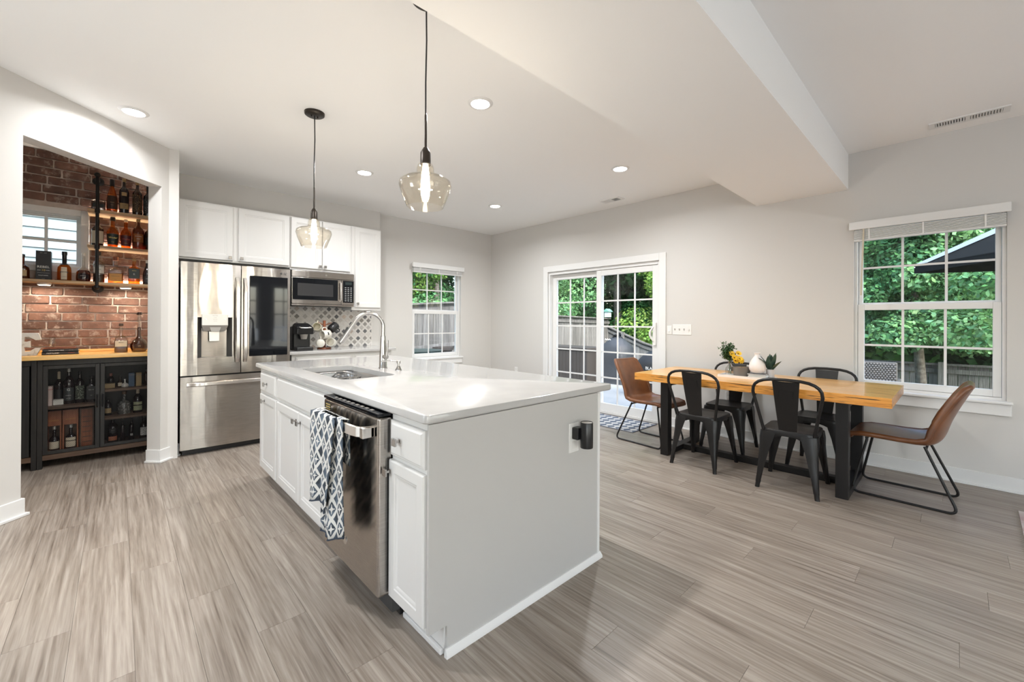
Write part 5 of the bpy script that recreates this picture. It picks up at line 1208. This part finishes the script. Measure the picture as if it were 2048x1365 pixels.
# top shelf
bottle('low amber decanter behind the pipe on the top shelf', -.137, YS, 2.2755, .049, .200, 'low', DKAMBER, cap=(CLEARG, .80, .42), sq=(1, .7), labels=((.16,.34,LGREEN,.75),), fill=.42)
bottle('amber bottle with a black cap and black label on the top shelf', -.043, YS, 2.2755, .039, .320, 'cone', AMBER, cap=(BLACK, .80, .44), labels=((.10,.50,mat('bronze_black_label', (.045,.02,.012), .4),1.1,('EAGLE', .010, .30, LTAN), ('RARE', .008, .22, LTAN)),))
bottle('dark purple-black bottle with a tan label on the top shelf', .041, YS, 2.2755, .037, .350, 'tall', DARKB, cap=(LTAN, .90, .36), labels=((.14,.30,LTAN,.95,('KNOB', .010, .24, LBLACK), ('CREEK', .008, .19, LBLACK)), (.50,.60,LTAN,.5)))
bottle('dark amber bottle with gold scrollwork on the top shelf', .136, YS, 2.2755, .037, .340, 'tall', BROWNB, cap=(LTAN, .90, .38), labels=((.10,.60,mat('scroll_label', (.03,.018,.012), .4, noise=(160, (.30,.22,.10), .55, .60)),1.2),))
bottle('dark etched bottle at the right end of the top shelf', .214, YS, 2.2755, .035, .310, 'tall', DARKB, labels=((.12,.56,mat('etched_label', (.02,.022,.024), .4, noise=(120, (.30,.32,.32), .58, .62)),1.2),))
# on the bar top
g2 = 'bottles on the bar top'
bottle('square clear bottle with a cream label and dark stopper on the bar top', .025, 5.40, .9502, .047, .270, 'low', DKAMBER, cap=(BROWNW, .91, .34), sq=(1, .85), labels=((.20,.40,CREAM,.88,('Blanton', .011, .345, LBLACK, .2)),), fill=.40, group=g2)
bottle('round-bellied brown flask bottle with a long neck on the bar top', .152, 5.40, .9502, .066, .380, 'flask', DKAMBER, cap=(BROWNB, .93, .30), labels=((.09,.20,mat('seal_label', (.05,.02,.012), .5),.55,('W', .022, .145, LTAN)),), fill=.62, group=g2)
et = thing('letter_ornament', 'white distressed wooden letter E standing on the bar top', 'ornament', (-.55, 5.37, .9502))
E_ = [(0,0),(.128,0),(.150,.060),(.118,.062),(.088,.036),(.060,.034),(.056,.070),(.066,.074),(.092,.066),(.092,.124),(.066,.116),(.056,.120),(.060,.154),(.090,.152),(.122,.128),(.153,.132),(.136,.190),(0,.190)]
ob('letter', M().prism([(x-.626, z+.9502) for x, z in E_], 'y', 5.352, 5.392), mat('distressed_white_wood', (.62,.60,.56), .7, noise=(22,(.40,.36,.30),.56,.66), bump=(60,.4)), et, bevel=.002)
for k, (lab_, ttl, z0, hh, mt_) in enumerate((('lower dark book in the stack on the bar top', 'PAPPYLAND', .9502, .026, mat('black_book_cover', (.022,.02,.022), .5)), ('upper dark blue-black book in the stack on the bar top', 'THE BOURBON BIBLE', .9765, .022, mat('slate_book_cover', (.03,.034,.042), .5)))):
    b = thing('book', lab_, 'book', (-.36, 5.42, z0), group='books on the bar top')
    ob('cover', M().box(-.47+.004*k, -.252, 5.345, 5.50, z0, z0+.003).box(-.47+.004*k, -.252, 5.345, 5.50, z0+hh-.003, z0+hh).box(-.47+.004*k, -.252, 5.345, 5.349, z0, z0+hh), mt_, b); ob('pages', M().box(-.467+.004*k, -.255, 5.3495, 5.497, z0+.0031, z0+hh-.0031), CREAM, b)
    text('lettering', ttl, .0135 if k == 0 else .0095, (-.405 if k == 0 else -.385, 5.3446, z0+hh/2), FY, WHITET, b); text('lettering', 'THOMPSON' if k == 0 else 'REVISED', .0075, (-.295, 5.3446, z0+hh/2), FY, REDT if k == 0 else GREYT, b)
wt = thing('wooden_coaster_tray', 'thin brown wooden tray on top of the stacked bar books', 'tray', (-.37, 5.42, .9987)); ob('tray_base', M().box(-.46, -.27, 5.355, 5.49, .9987, 1.008), REDW, wt, bevel=.002); ob('tray_rim', M().box(-.46, -.27, 5.355, 5.361, 1.008, 1.013).box(-.46, -.27, 5.484, 5.49, 1.008, 1.013), REDW, wt)
gt = thing('glass_tumbler', 'small clear flared whiskey glass on the stacked bar books', 'glass', (-.414, 5.42, 1.0085))
ob('bowl', M().lathe([(0,.008),(.012,.010),(.020,.022),(.024,.040),(.020,.066),(.018,.088),(.0165,.088),(.018,.066),(.022,.040),(.018,.024),(0,.014)], (-.414,5.42,1.0085), 24, cap0=False, cap1=False), CLEARG, gt, smooth=60); ob('foot', M().lathe([(0,0),(.019,0),(.019,.004),(.008,.009),(0,.009)], (-.414,5.42,1.0085), 24), CLEARG, gt)
# inside the mesh-door cabinet
g3 = 'bottles and boxes inside the black bar cabinet'; YC = 5.44
def carton(name, label, x, z, wd, hh, mt_, dp=.05, extra=None):
    t = thing(name, label, 'box', (x, YC, z), group=g3); ob('carton', M().box(x-wd/2, x+wd/2, YC-dp, YC+dp, z, z+hh), mt_, t, bevel=.0015)
    ob('lid_band', M().box(x-wd/2-.0006, x+wd/2+.0006, YC-dp-.0006, YC+dp+.0006, z+hh*.84, z+hh*.86), extra or GREYT, t); return t
zs_ = .5052
carton('small_box', 'pinkish white carton at the left end of the upper cabinet shelf behind mesh', -.428, zs_, .034, .165, mat('pink_carton', (.62,.50,.46), .6), extra=REDT)
bottle('dark bottle with a pale neck foil behind the white box in the bar cabinet', -.378, YC+.05, zs_, .028, .285, 'tall', DARKB, cap=(CREAM, .74, .36), group=g3, labels=((.15,.45,LBLACK,.9),))
carton('small_box', 'low white box lying on the left cabinet shelf behind mesh', -.376, zs_, .062, .045, WHITET, .03)
bottle('round clear bottle with a large white G print behind the left mesh door', -.314, YC, zs_, .036, .315, 'round', DARKB, group=g3, labels=((.10,.46,mat('smoky_label', (.05,.055,.058), .35),1.0,('G', .030, .40, WHITET), ('LONDON', .008, .24, WHITET), ('DRY GIN', .007, .16, WHITET)),), cap=(SILV, .90, .34))
bottle('green-tinted bottle with a speckled label behind the left mesh door', -.246, YC, zs_, .032, .285, 'tall', DARKB, group=g3, labels=((.12,.55,mat('speckled_green_label', (.06,.07,.055), .5, noise=(90,(.30,.34,.26),.52,.6)),1.0),))
bottle('black flask bottle with white crest print right on the left cabinet shelf', -.172, YC, zs_, .032, .235, 'sq', DARKB, sq=(1, .7), group=g3, labels=((.10,.60,LBLACK,.95,('B&W', .016, .47, WHITET), ('RYE', .008, .25, WHITET)),))
zs_ = .1012
def crate(label, x, wd, closed):
    t = thing('wooden_case', label, 'wooden case', (x, YC, zs_), group=g3); hh = .355
    m = M(); frame4(m, 'y', x-wd/2, x+wd/2, YC-.05, YC+.05, zs_, zs_+hh, .010); ob('case_frame', m, REDW if not closed else BROWNW, t, bevel=.001); ob('back', M().box(x-wd/2+.01, x+wd/2-.01, YC+.04, YC+.048, zs_+.01, zs_+hh-.01), BROWNW, t)
    if closed: ob('front_board', M().box(x-wd/2+.01, x+wd/2-.01, YC-.046, YC-.036, zs_+.01, zs_+hh-.01), REDW, t); [ob('carved_line', M().box(x-wd*.3, x+wd*.3, YC-.0485, YC-.0462, zs_+.05+.045*k, zs_+.056+.045*k), BROWNW, t) for k in range(6)]
    else: ob('name_board', M().box(x-wd/2+.01, x+wd/2-.01, YC-.048, YC-.040, zs_+.225, zs_+hh-.01), REDW, t); text('lettering', 'BOURBON', .0125, (x, YC-.0485, zs_+.272), FY, LAMBER, t)
crate('open-fronted wooden case at the lower left of the bar cabinet', -.400, .092, False); crate('open-fronted wooden case in the lower middle of the left mesh door', -.300, .098, False); crate('closed dark wooden case beside the open cases in the bar cabinet', -.198, .092, True)
bottle('short bottle with a cream label inside the lower left wooden case', -.400, YC, zs_+.0105, .034, .205, 'globe', DARKB, group=g3, labels=((.05,.36,CREAM,1.1),), cap=(SILV, .86, .34)); bottle('short bottle with a two-band cream label inside the middle wooden case', -.300, YC, zs_+.0105, .036, .205, 'globe', DARKB, group=g3, labels=((.05,.30,CREAM,1.1), (.33,.46,CREAM,1.1)), cap=(SILV, .86, .34))
zs_ = .6182
carton('small_box', 'tan gift box lying low on the top right cabinet shelf', -.050, zs_, .070, .040, LTAN, .03); bottle('small pink-capped jar bottle on the top right cabinet shelf', -.045, YC+.06, zs_, .024, .130, 'round', DARKB, group=g3, cap=(mat('pink_cap', (.35,.14,.12), .5), .78, .5)); bottle('round stoppered miniature on the top right cabinet shelf', .020, YC, zs_, .020, .105, 'globe', BROWNB, group=g3, labels=((.1,.4,CREAM,.8),))
bottle('small white porcelain jug bottle on the top right cabinet shelf', .054, YC-.02, zs_, .026, .075, 'squat', mat('white_porcelain', (.66,.64,.60), .3), group=g3, cap=(WHITEP, .85, .3)); carton('small_box', 'small blue carton on the top right cabinet shelf', .100, zs_, .042, .130, mat('blue_carton', (.05,.10,.18), .5), .03); carton('small_box', 'small tan slatted carton on the top right cabinet shelf', .152, zs_, .040, .128, LTAN, .03); bottle('slim dark bottle at the right end of the top cabinet shelf', .208, YC, zs_, .022, .170, 'tall', BROWNB, group=g3)
zs_ = .3622
bottle('small dark bottle with an amber label on the middle right cabinet shelf', -.060, YC, zs_, .026, .160, 'round', DARKB, group=g3, labels=((.14,.42,LTAN,.9),)); bottle('faceted clear crystal bottle in the middle of the right mesh door', .050, YC, zs_, .048, .215, 'globe', mat('smoked_crystal', (.10,.10,.095), .15, spec=.9, noise=(70,(.30,.29,.27),.5,.6)), group=g3, cap=(BROWNW, .86, .36)); bottle('bottle with pale green double labels at the right of the middle cabinet shelf', .146, YC, zs_, .036, .225, 'round', DARKB, group=g3, labels=((.10,.30,mat('pale_green_label', (.36,.38,.24), .5),1.0), (.34,.46,bpy.data.materials['pale_green_label'],1.0)), cap=(CREAM, .80, .34))
zs_ = .1012
bottle('black bottle with a copper-red oval label at the lower right of the cabinet', -.028, YC, zs_, .036, .240, 'tall', DARKB, group=g3, labels=((.10,.26,mat('copper_label', (.42,.15,.08), .4),.9), (.40,.56,LBLACK,.7,('NO 7', .010, .49, GREYT)))); bottle('slim black bottle left of another slim one on the lowest right cabinet shelf', .041, YC, zs_, .018, .215, 'tall', DARKB, group=g3); bottle('slim black bottle second of the pair on the lowest right cabinet shelf', .103, YC, zs_, .019, .215, 'tall', DARKB, group=g3, labels=((.2,.3,GREYT,.5),)); bottle('dark bottle with a speckled white label at the lower right cabinet corner', .192, YC, zs_, .031, .215, 'round', DARKB, group=g3, labels=((.16,.52,mat('speckled_white_label', (.36,.35,.33), .5, noise=(120,(.62,.60,.57),.45,.55)),1.0),))

# ================================================================== OUTDOORS
tag(ob('ground', M().box(XB+.15, 26, -16, 20, -1.75, -1.55).box(-8, XB+.15, YA+.16, 20, -.5, -.35), GRASSM, smooth=0), kind='structure')
tag(ob('patio_slab', M().box(XB+.152, 8.6, -3.2, 7.86, -1.7, -.09), CONC, smooth=0), kind='structure')
# fences: boards, rails and posts
def fence(label, pts, ax, const, cut, drop=1.75, bw=.138, rnd=1):
    """pts: [(pos, top z)]; boards stand along ax at the constant other coordinate, built between cut limits"""
    rg = random.Random(rnd); t = thing('fence', label, 'fence', (const, (pts[0][0]+pts[-1][0])/2, -1.5) if ax == 'y' else ((pts[0][0]+pts[-1][0])/2, const, -1.5))
    ps = [p for p, _ in pts]; zs = [z for _, z in pts]; a = cut[0]; sg = -1
    while a < cut[1]-.02:
        b = min(a+bw, cut[1]); za, zb = float(np.interp(a, ps, zs)), float(np.interp(b, ps, zs)); dz = rg.uniform(-.012, .0); dd = rg.uniform(0, .006); g = .0035
        v = [(a+g, za+dz-drop), (b-g, zb+dz-drop), (b-g, zb+dz), (a+g, za+dz)]
        m = M().loft([[(const+dd, p, z) if ax == 'y' else (p, const+dd, z) for p, z in v], [(const+dd+.018, p, z) if ax == 'y' else (p, const+dd+.018, z) for p, z in v]])
        ob('fence_board', m, FENCEW, t, smooth=0); a = b
    n = 24
    for off, hh, wd in ((-.12, .085, .04), (-.95, .085, .04), (.012, .035, .13)):
        R = []
        for k in range(n+1):
            p = cut[0]+(cut[1]-cut[0])*k/n; z = float(np.interp(p, ps, zs))+off; c0, c1_ = (const-wd, const-.001) if off < 0 else (const-wd*.7, const+wd*.3)
            R.append([(c0, p, z-hh/2), (c1_, p, z-hh/2), (c1_, p, z+hh/2), (c0, p, z+hh/2)] if ax == 'y' else [(p, c0, z-hh/2), (p, c1_, z-hh/2), (p, c1_, z+hh/2), (p, c0, z+hh/2)])
        ob('rail', M().loft(R), FENCEW, t)
    p = cut[0]+1.0
    while p < cut[1]:
        z = float(np.interp(p, ps, zs)); ob('post', M().box(*((const-.13, const-.042, p-.045, p+.045) if ax == 'y' else (p-.045, p+.045, const-.13, const-.042)), z-drop-.2, z+.06), FENCEW, t); p += 2.4
    return t
fence('weathered board fence at the back of the yard, sloping down then running level', [(-6, .43), (6.0, .43), (6.5, .53), (8.1, 1.13), (8.3, 1.2)], 'y', 12.0, (-3.2, 8.1))
fence('weathered board fence along the side of the patio outside the small window', [(2, 1.62), (4.4, 1.60), (6.2, 1.72), (7.2, 1.50), (9.3, 1.42), (12, 1.36)], 'x', 8.0, (3.2, 12.0), drop=2.6, rnd=2)
bh = thing('birdhouse', 'tiny pale birdhouse on the corner post of the fence', 'birdhouse', (11.9, 8.05, 1.3)); ob('box', M().box(11.78, 11.94, 7.86, 8.02, 1.42, 1.60), mat('pale_blue_wood', (.45,.55,.56), .7), bh); ob('roof', M().prism([(7.82,1.60),(8.06,1.60),(7.94,1.70)], 'x', 11.74, 11.98), mat('green_roof', (.12,.30,.26), .7), bh)
# neighbour's siding seen through the bar window
hs = thing('neighbour_house', 'neighbouring house wall of pale lap siding outside the bar window', 'house', (-1.6, 9.0, 0)); ob('sheathing', M().box(-5.5, 1.3, 9.03, 9.2, -1, 5), SIDE, hs)
for k in range(40):
    z = -.9+.145*k; ob('siding_board', M().loft([[(-5.5, 9.028, z+.15), (1.3, 9.028, z+.15), (1.3, 9.022, z+.15), (-5.5, 9.022, z+.15)], [(-5.5, 9.028, z), (1.3, 9.028, z), (1.3, 9.0, z), (-5.5, 9.0, z)]]), SIDE, hs, smooth=0)
# trees
def tree(label, x, y, z0, hh, rad, n, lm, size, clumps=26, trunk=.11, lean=0, rnd=0, low=.12):
    rg = np.random.RandomState(rnd+31); t = thing('tree', label, 'tree', (x, y, z0), group='trees beyond the fences')
    ob('trunk', M().tube([(x, y, z0-.1), (x+lean*.3, y, z0+hh*.3), (x+lean, y+.1, z0+hh*.62), (x+lean*1.2, y, z0+hh*.9)], [trunk*1.25, trunk, trunk*.7, trunk*.3], 10), BARK, t)
    cc = []
    for k in range(clumps):
        a = rg.uniform(0, 2*PI); f = rg.uniform(low, 1.0); rr_ = rad*math.sqrt(rg.uniform(.05, 1))*(1-.45*abs(f-.45)); cc.append((x+lean*f+rr_*math.cos(a), y+rr_*math.sin(a), z0+hh*f, rad*rg.uniform(.24, .42)))
    cc = np.array(cc); idx = rg.randint(0, clumps, n); d = rg.normal(size=(n, 3)); d /= np.linalg.norm(d, axis=1)[:, None]; rr2 = rg.uniform(.55, 1.05, n)[:, None]
    P = cc[idx, :3]+d*rr2*cc[idx, 3:4]*np.array([1, 1, .72])
    nrm = d*.7+rg.normal(size=(n, 3))*.45+np.array([0, 0, .55]); nrm /= np.linalg.norm(nrm, axis=1)[:, None]
    tv = np.cross(nrm, rg.normal(size=(n, 3))); tv /= np.linalg.norm(tv, axis=1)[:, None]; bv = np.cross(nrm, tv)
    s = (size*rg.uniform(.6, 1.25, n))[:, None]
    V = np.stack([P-tv*s*.55, P-bv*s*.36-nrm*s*.10, P+tv*s*.60, P+bv*s*.36-nrm*s*.10], 1).reshape(-1, 3) - np.array([x, y, z0])
    me = bpy.data.meshes.new('foliage'); me.vertices.add(4*n); me.vertices.foreach_set('co', V.ravel()); me.loops.add(4*n); me.loops.foreach_set('vertex_index', np.arange(4*n, dtype=np.int32))
    me.polygons.add(n); me.polygons.foreach_set('loop_start', np.arange(0, 4*n, 4, dtype=np.int32)); me.update(calc_edges=True); me.validate()
    ca = me.color_attributes.new('tone', 'FLOAT_COLOR', 'CORNER'); tn_ = rg.uniform(.55, 1.35, n)*np.repeat(1, n); cl = np.ones((n, 4, 4)); cl[:, :, 0] = (tn_*rg.uniform(.85, 1.15, n))[:, None]; cl[:, :, 1] = tn_[:, None]; cl[:, :, 2] = (tn_*rg.uniform(.8, 1.2, n))[:, None]
    ca.data.foreach_set('color', cl.ravel()); me.materials.append(lm)
    o = bpy.data.objects.new('foliage', me); link(o, t); o['kind'] = 'stuff'; return t
TR = (
 ('leafy maple standing in front of the back fence at the middle of the dining window', 11.5, .47, -1.5, 5.4, 1.55, 44000, LEAFA, .085, 44, .085, 0, 1, .47),
 ('broad maple behind the back fence at the right of the dining window', 14.4, -1.9, -1.6, 5.6, 2.2, 44000, LEAFA, .10, 44, .12, 0, 2, .43),
 ('tall pale-trunked tree with high leaves at the left of the dining window', 13.6, 2.1, -1.6, 7.0, 1.9, 36000, LEAFA, .095, 34, .10, .1, 3, .40),
 ('maple with pale yellow-green leaves behind the sliding door fence', 14.4, 5.9, -1.4, 6.2, 2.3, 42000, LEAFC, .10, 44, .14, 0, 4, .25),
 ('dense dark tree behind the sloping fence right of the sliding door', 14.2, 4.2, -1.5, 6.8, 2.0, 40000, LEAFA, .10, 44, .13, 0, 5, .22),
 ('large dark tree behind the fence corner in the left door panel', 15.4, 9.8, -1.2, 8.0, 2.8, 44000, LEAFB, .12, 54, .18, 0, 6, .18),
 ('feathery green tree behind the side fence at the left edge of the door', 10.8, 10.6, -.8, 6.5, 2.1, 36000, LEAFA, .09, 44, .13, 0, 7, .20),
 ('bushy tree behind the side fence in the small kitchen window', 6.8, 10.4, -.6, 5.8, 1.9, 36000, LEAFB, .085, 44, .11, 0, 8, .15),
 ('yellow-stemmed leafy tree behind the side fence at the left of the small window', 5.0, 10.6, -.6, 6.0, 1.7, 34000, LEAFC, .085, 40, .06, 0, 9, .15),
 ('tall dark tree farther back behind the maples', 19.5, 1.4, -1.7, 11.0, 4.0, 30000, LEAFB, .30, 90, .2, 0, 10, .05),
 ('tall dark tree farther back at the right of the yard', 19.0, -4.6, -1.7, 11.0, 4.0, 30000, LEAFB, .30, 90, .2, 0, 11, .05),
 ('tall dark tree farther back behind the sloping fence', 19.8, 7.2, -1.7, 11.5, 4.0, 30000, LEAFB, .30, 90, .2, 0, 12, .05),
 ('tall dark tree farther back behind the fence corner', 18.6, 13.6, -1.5, 11.5, 4.2, 30000, LEAFB, .30, 90, .2, 0, 13, .05),
 ('tall dark tree farther back behind the side fence', 12.4, 16.0, -1.0, 11.0, 4.0, 30000, LEAFB, .28, 90, .2, 0, 14, .05),
 ('tall dark tree farther back in the small kitchen window', 7.0, 15.4, -1.0, 11.0, 3.8, 30000, LEAFB, .28, 90, .2, 0, 15, .05),
 ('tall dark tree farthest back between the two behind the fence corner', 23.5, 10.8, -1.5, 12.5, 4.4, 26000, LEAFB, .36, 80, .2, 0, 16, .05),
 ('tall dark tree farthest back between the two behind the maples', 23.5, 4.2, -1.6, 12.5, 4.4, 26000, LEAFB, .36, 80, .2, 0, 17, .05),
 ('tall dark tree farthest back behind the broad maple', 23.5, -1.6, -1.6, 12.5, 4.4, 26000, LEAFB, .36, 80, .2, 0, 18, .05))
for a in TR: tree(*a)
# cantilever umbrella
um = thing('patio_umbrella', 'charcoal patio umbrella tilting across the top right of the dining window', 'umbrella', (8.4, -1.6, -.09))
cc = Vector((8.35, -1.35, 3.02)); cor = [Vector((8.0, .399, 2.045)), Vector((9.9, -.9, 2.15)), Vector((8.75, -3.0, 2.35)), Vector((6.9, -1.75, 2.25))]
m = M()
for k in range(4):
    a, b = cor[k], cor[(k+1) % 4]; mid = (a+b)/2+Vector((0, 0, -.02)); m.add([cc, a, mid], [(0,1,2)]); m.add([cc, mid, b], [(0,1,2)])
co_ = ob('canopy', m, UMB, um, smooth=0); md = co_.modifiers.new('thick', 'SOLIDIFY'); md.thickness = .006
m = M()
for k in range(4):
    a, b = cor[k], cor[(k+1) % 4]; m.add([a+Vector((0,0,.004)), b+Vector((0,0,.004)), b+Vector((0,0,-.10)), a+Vector((0,0,-.10))], [(0,1,2,3)])
ob('valance', m, UMB, um, smooth=0)
m = M().loft([[tuple(cor[0]+Vector((0,0,.02))), tuple(cor[0].lerp(cor[3], .06)+Vector((0,0,.02)))], [tuple(cc+Vector((0,0,.02))), tuple(cc.lerp(cor[3], .12)+Vector((0,0,.02)))]], closed=False); ob('pale_edge', m, UMBE, um)
for k in range(4): ob('rib', M().tube([tuple(cor[k]+Vector((0,0,-.02))), tuple(cc+Vector((0,0,-.06)))], .010, 6), SILV, um)
ob('strut', M().tube([tuple(cc+Vector((0,0,-.75))), tuple(cc.lerp(cor[0], .55)+Vector((0,0,-.03)))], .008, 6), SILV, um)
ob('pole', M().tube([(8.35, -1.35, -.09), tuple(cc)], .024, 12), DARKGREY, um)
ob('base', M().box(8.05, 8.65, -1.65, -1.05, -.0895, .0), DARKGREY, um, bevel=.02)
# wicker armchair outside the dining window
wk = thing('wicker_armchair', 'grey woven wicker patio armchair outside the dining window', 'chair', (7.2, .85, -.09))
m = M().box(6.93, 6.99, .49, 1.35, .05, .775); ob('back', m, WICK, wk, bevel=.02)
wv_m = M()
for k in range(28):
    z = .08+.0245*k
    for j in range(28):
        y = .50+.030*j+(.015 if k % 2 else 0); wv_m.box(6.921, 6.931, y, y+.018, z, z+.015)
ob('weave', wv_m, mat('wicker_strand', (.20,.20,.20), .6), wk, kind='stuff', smooth=0)
ob('seat', M().box(6.99, 7.62, .49, 1.35, .05, .33), WICK, wk, bevel=.02); ob('arm', M().box(6.99, 7.60, .49, .57, .33, .52), WICK, wk, bevel=.02); ob('arm', M().box(6.99, 7.60, 1.27, 1.35, .33, .52), WICK, wk, bevel=.02)
for a, b in ((6.96, .53), (6.96, 1.31), (7.58, .53), (7.58, 1.31)): ob('leg', M().box(a-.025, a+.025, b-.025, b+.025, -.0895, .05), WICK, wk)
# covered grills and deck box outside the sliding door
def covered(name, label, x0, x1, y0, y1, z1, mt_, hump):
    t = thing(name, label, 'grill', ((x0+x1)/2, (y0+y1)/2, -.0895)); R = []
    for f, ins in ((0, -.03), (.1, -.015), (.55, .0), (.72, .01), (.80, .05), (.92, .12), (1.0, .22)):
        z = -.0895+(z1+.0895)*f; ii = ins*hump; R.append([(x+.012*math.sin(k*1.7+f*5), y+.012*math.cos(k*2.3+f*4), z+(.02*math.sin(k*.9) if f == 0 and False else 0)) for k, (x, y) in enumerate(rrect(x0+ii, x1-ii, y0+ii, y1-ii, .10, 4))])
    ob('cover', M().loft(R), mt_, t, smooth=60, bevel=0); ob('hem_band', M().loft([[(x, y, z) for x, y in rrect(x0-.032, x1+.032, y0-.032, y1+.032, .10, 4)] for z in (-.0893, -.05)]), mt_, t); return t
gr = covered('covered_griddle', 'black covered griddle with white lettering outside the right door panel', 6.85, 7.55, 3.05, 4.04, .74, COVER, 1)
text('lettering', 'BLACKSTONE', .075, (6.825, 3.55, .44), FX, WHITET, gr)
gr2 = covered('covered_grill', 'grey covered grill with a small white emblem outside the sliding door', 7.85, 8.45, 4.90, 5.52, .98, COVER2, 1.5)
m = M()
for k in range(3): m.tube([(7.855, 5.33-.05*k, .86), (7.845, 5.31-.05*k, .885), (7.855, 5.285-.05*k, .86)], .008, 5)
ob('emblem', m, WHITET, gr2)
db = thing('deck_box', 'dark slatted deck box against the fence outside the left door panel', 'deck box', (7.75, 6.35, -.0895))
BOXM = mat('dark_brown_resin', (.035,.030,.027), .6)
ob('core', M().box(7.475, 8.05, 5.52, 7.1, -.0895, .62), BOXM, db)
for k in range(16): ob('slat', M().box(7.455, 7.475, 5.52+.099*k, 5.52+.099*k+.092, -.06, .60), BOXM, db, bevel=.004)
ob('lid', M().box(7.43, 8.08, 5.49, 7.13, .62, .69), BOXM, db, bevel=.015)
# round table and planter outside the small window
ot = thing('patio_table', 'round dark green metal table outside the small kitchen window', 'table', (4.35, 7.1, -.35)); ob('table_top', M().lathe([(0, 1.02), (.50, 1.02), (.52, 1.03), (.52, 1.05), (0, 1.055)], (4.15, 7.1, -.35), 40), mat('dark_green_metal', (.03,.06,.055), .3), ot)
ob('pedestal', M().lathe([(.06, .0), (.30, .0), (.30, .03), (.06, .05), (.05, 1.02)], (4.15, 7.1, -.35), 24), BLACKM, ot)
pt = thing('planter', 'dark tapered planter on the patio in the small window corner', 'planter', (5.1, 7.55, -.35)); ob('tub', M().lathe([(0, 0), (.12, 0), (.19, .99), (.22, 1.0), (.22, 1.06), (.17, 1.06), (.165, .98), (0, .97)], (5.05, 7.5, -.35), 28), mat('brown_resin', (.055,.045,.04), .6), pt); ob('soil', M().lathe([(0, 1.0), (.166, 1.0)], (5.05, 7.5, -.35), 24, cap0=False, cap1=False), DARKSLOT, pt)
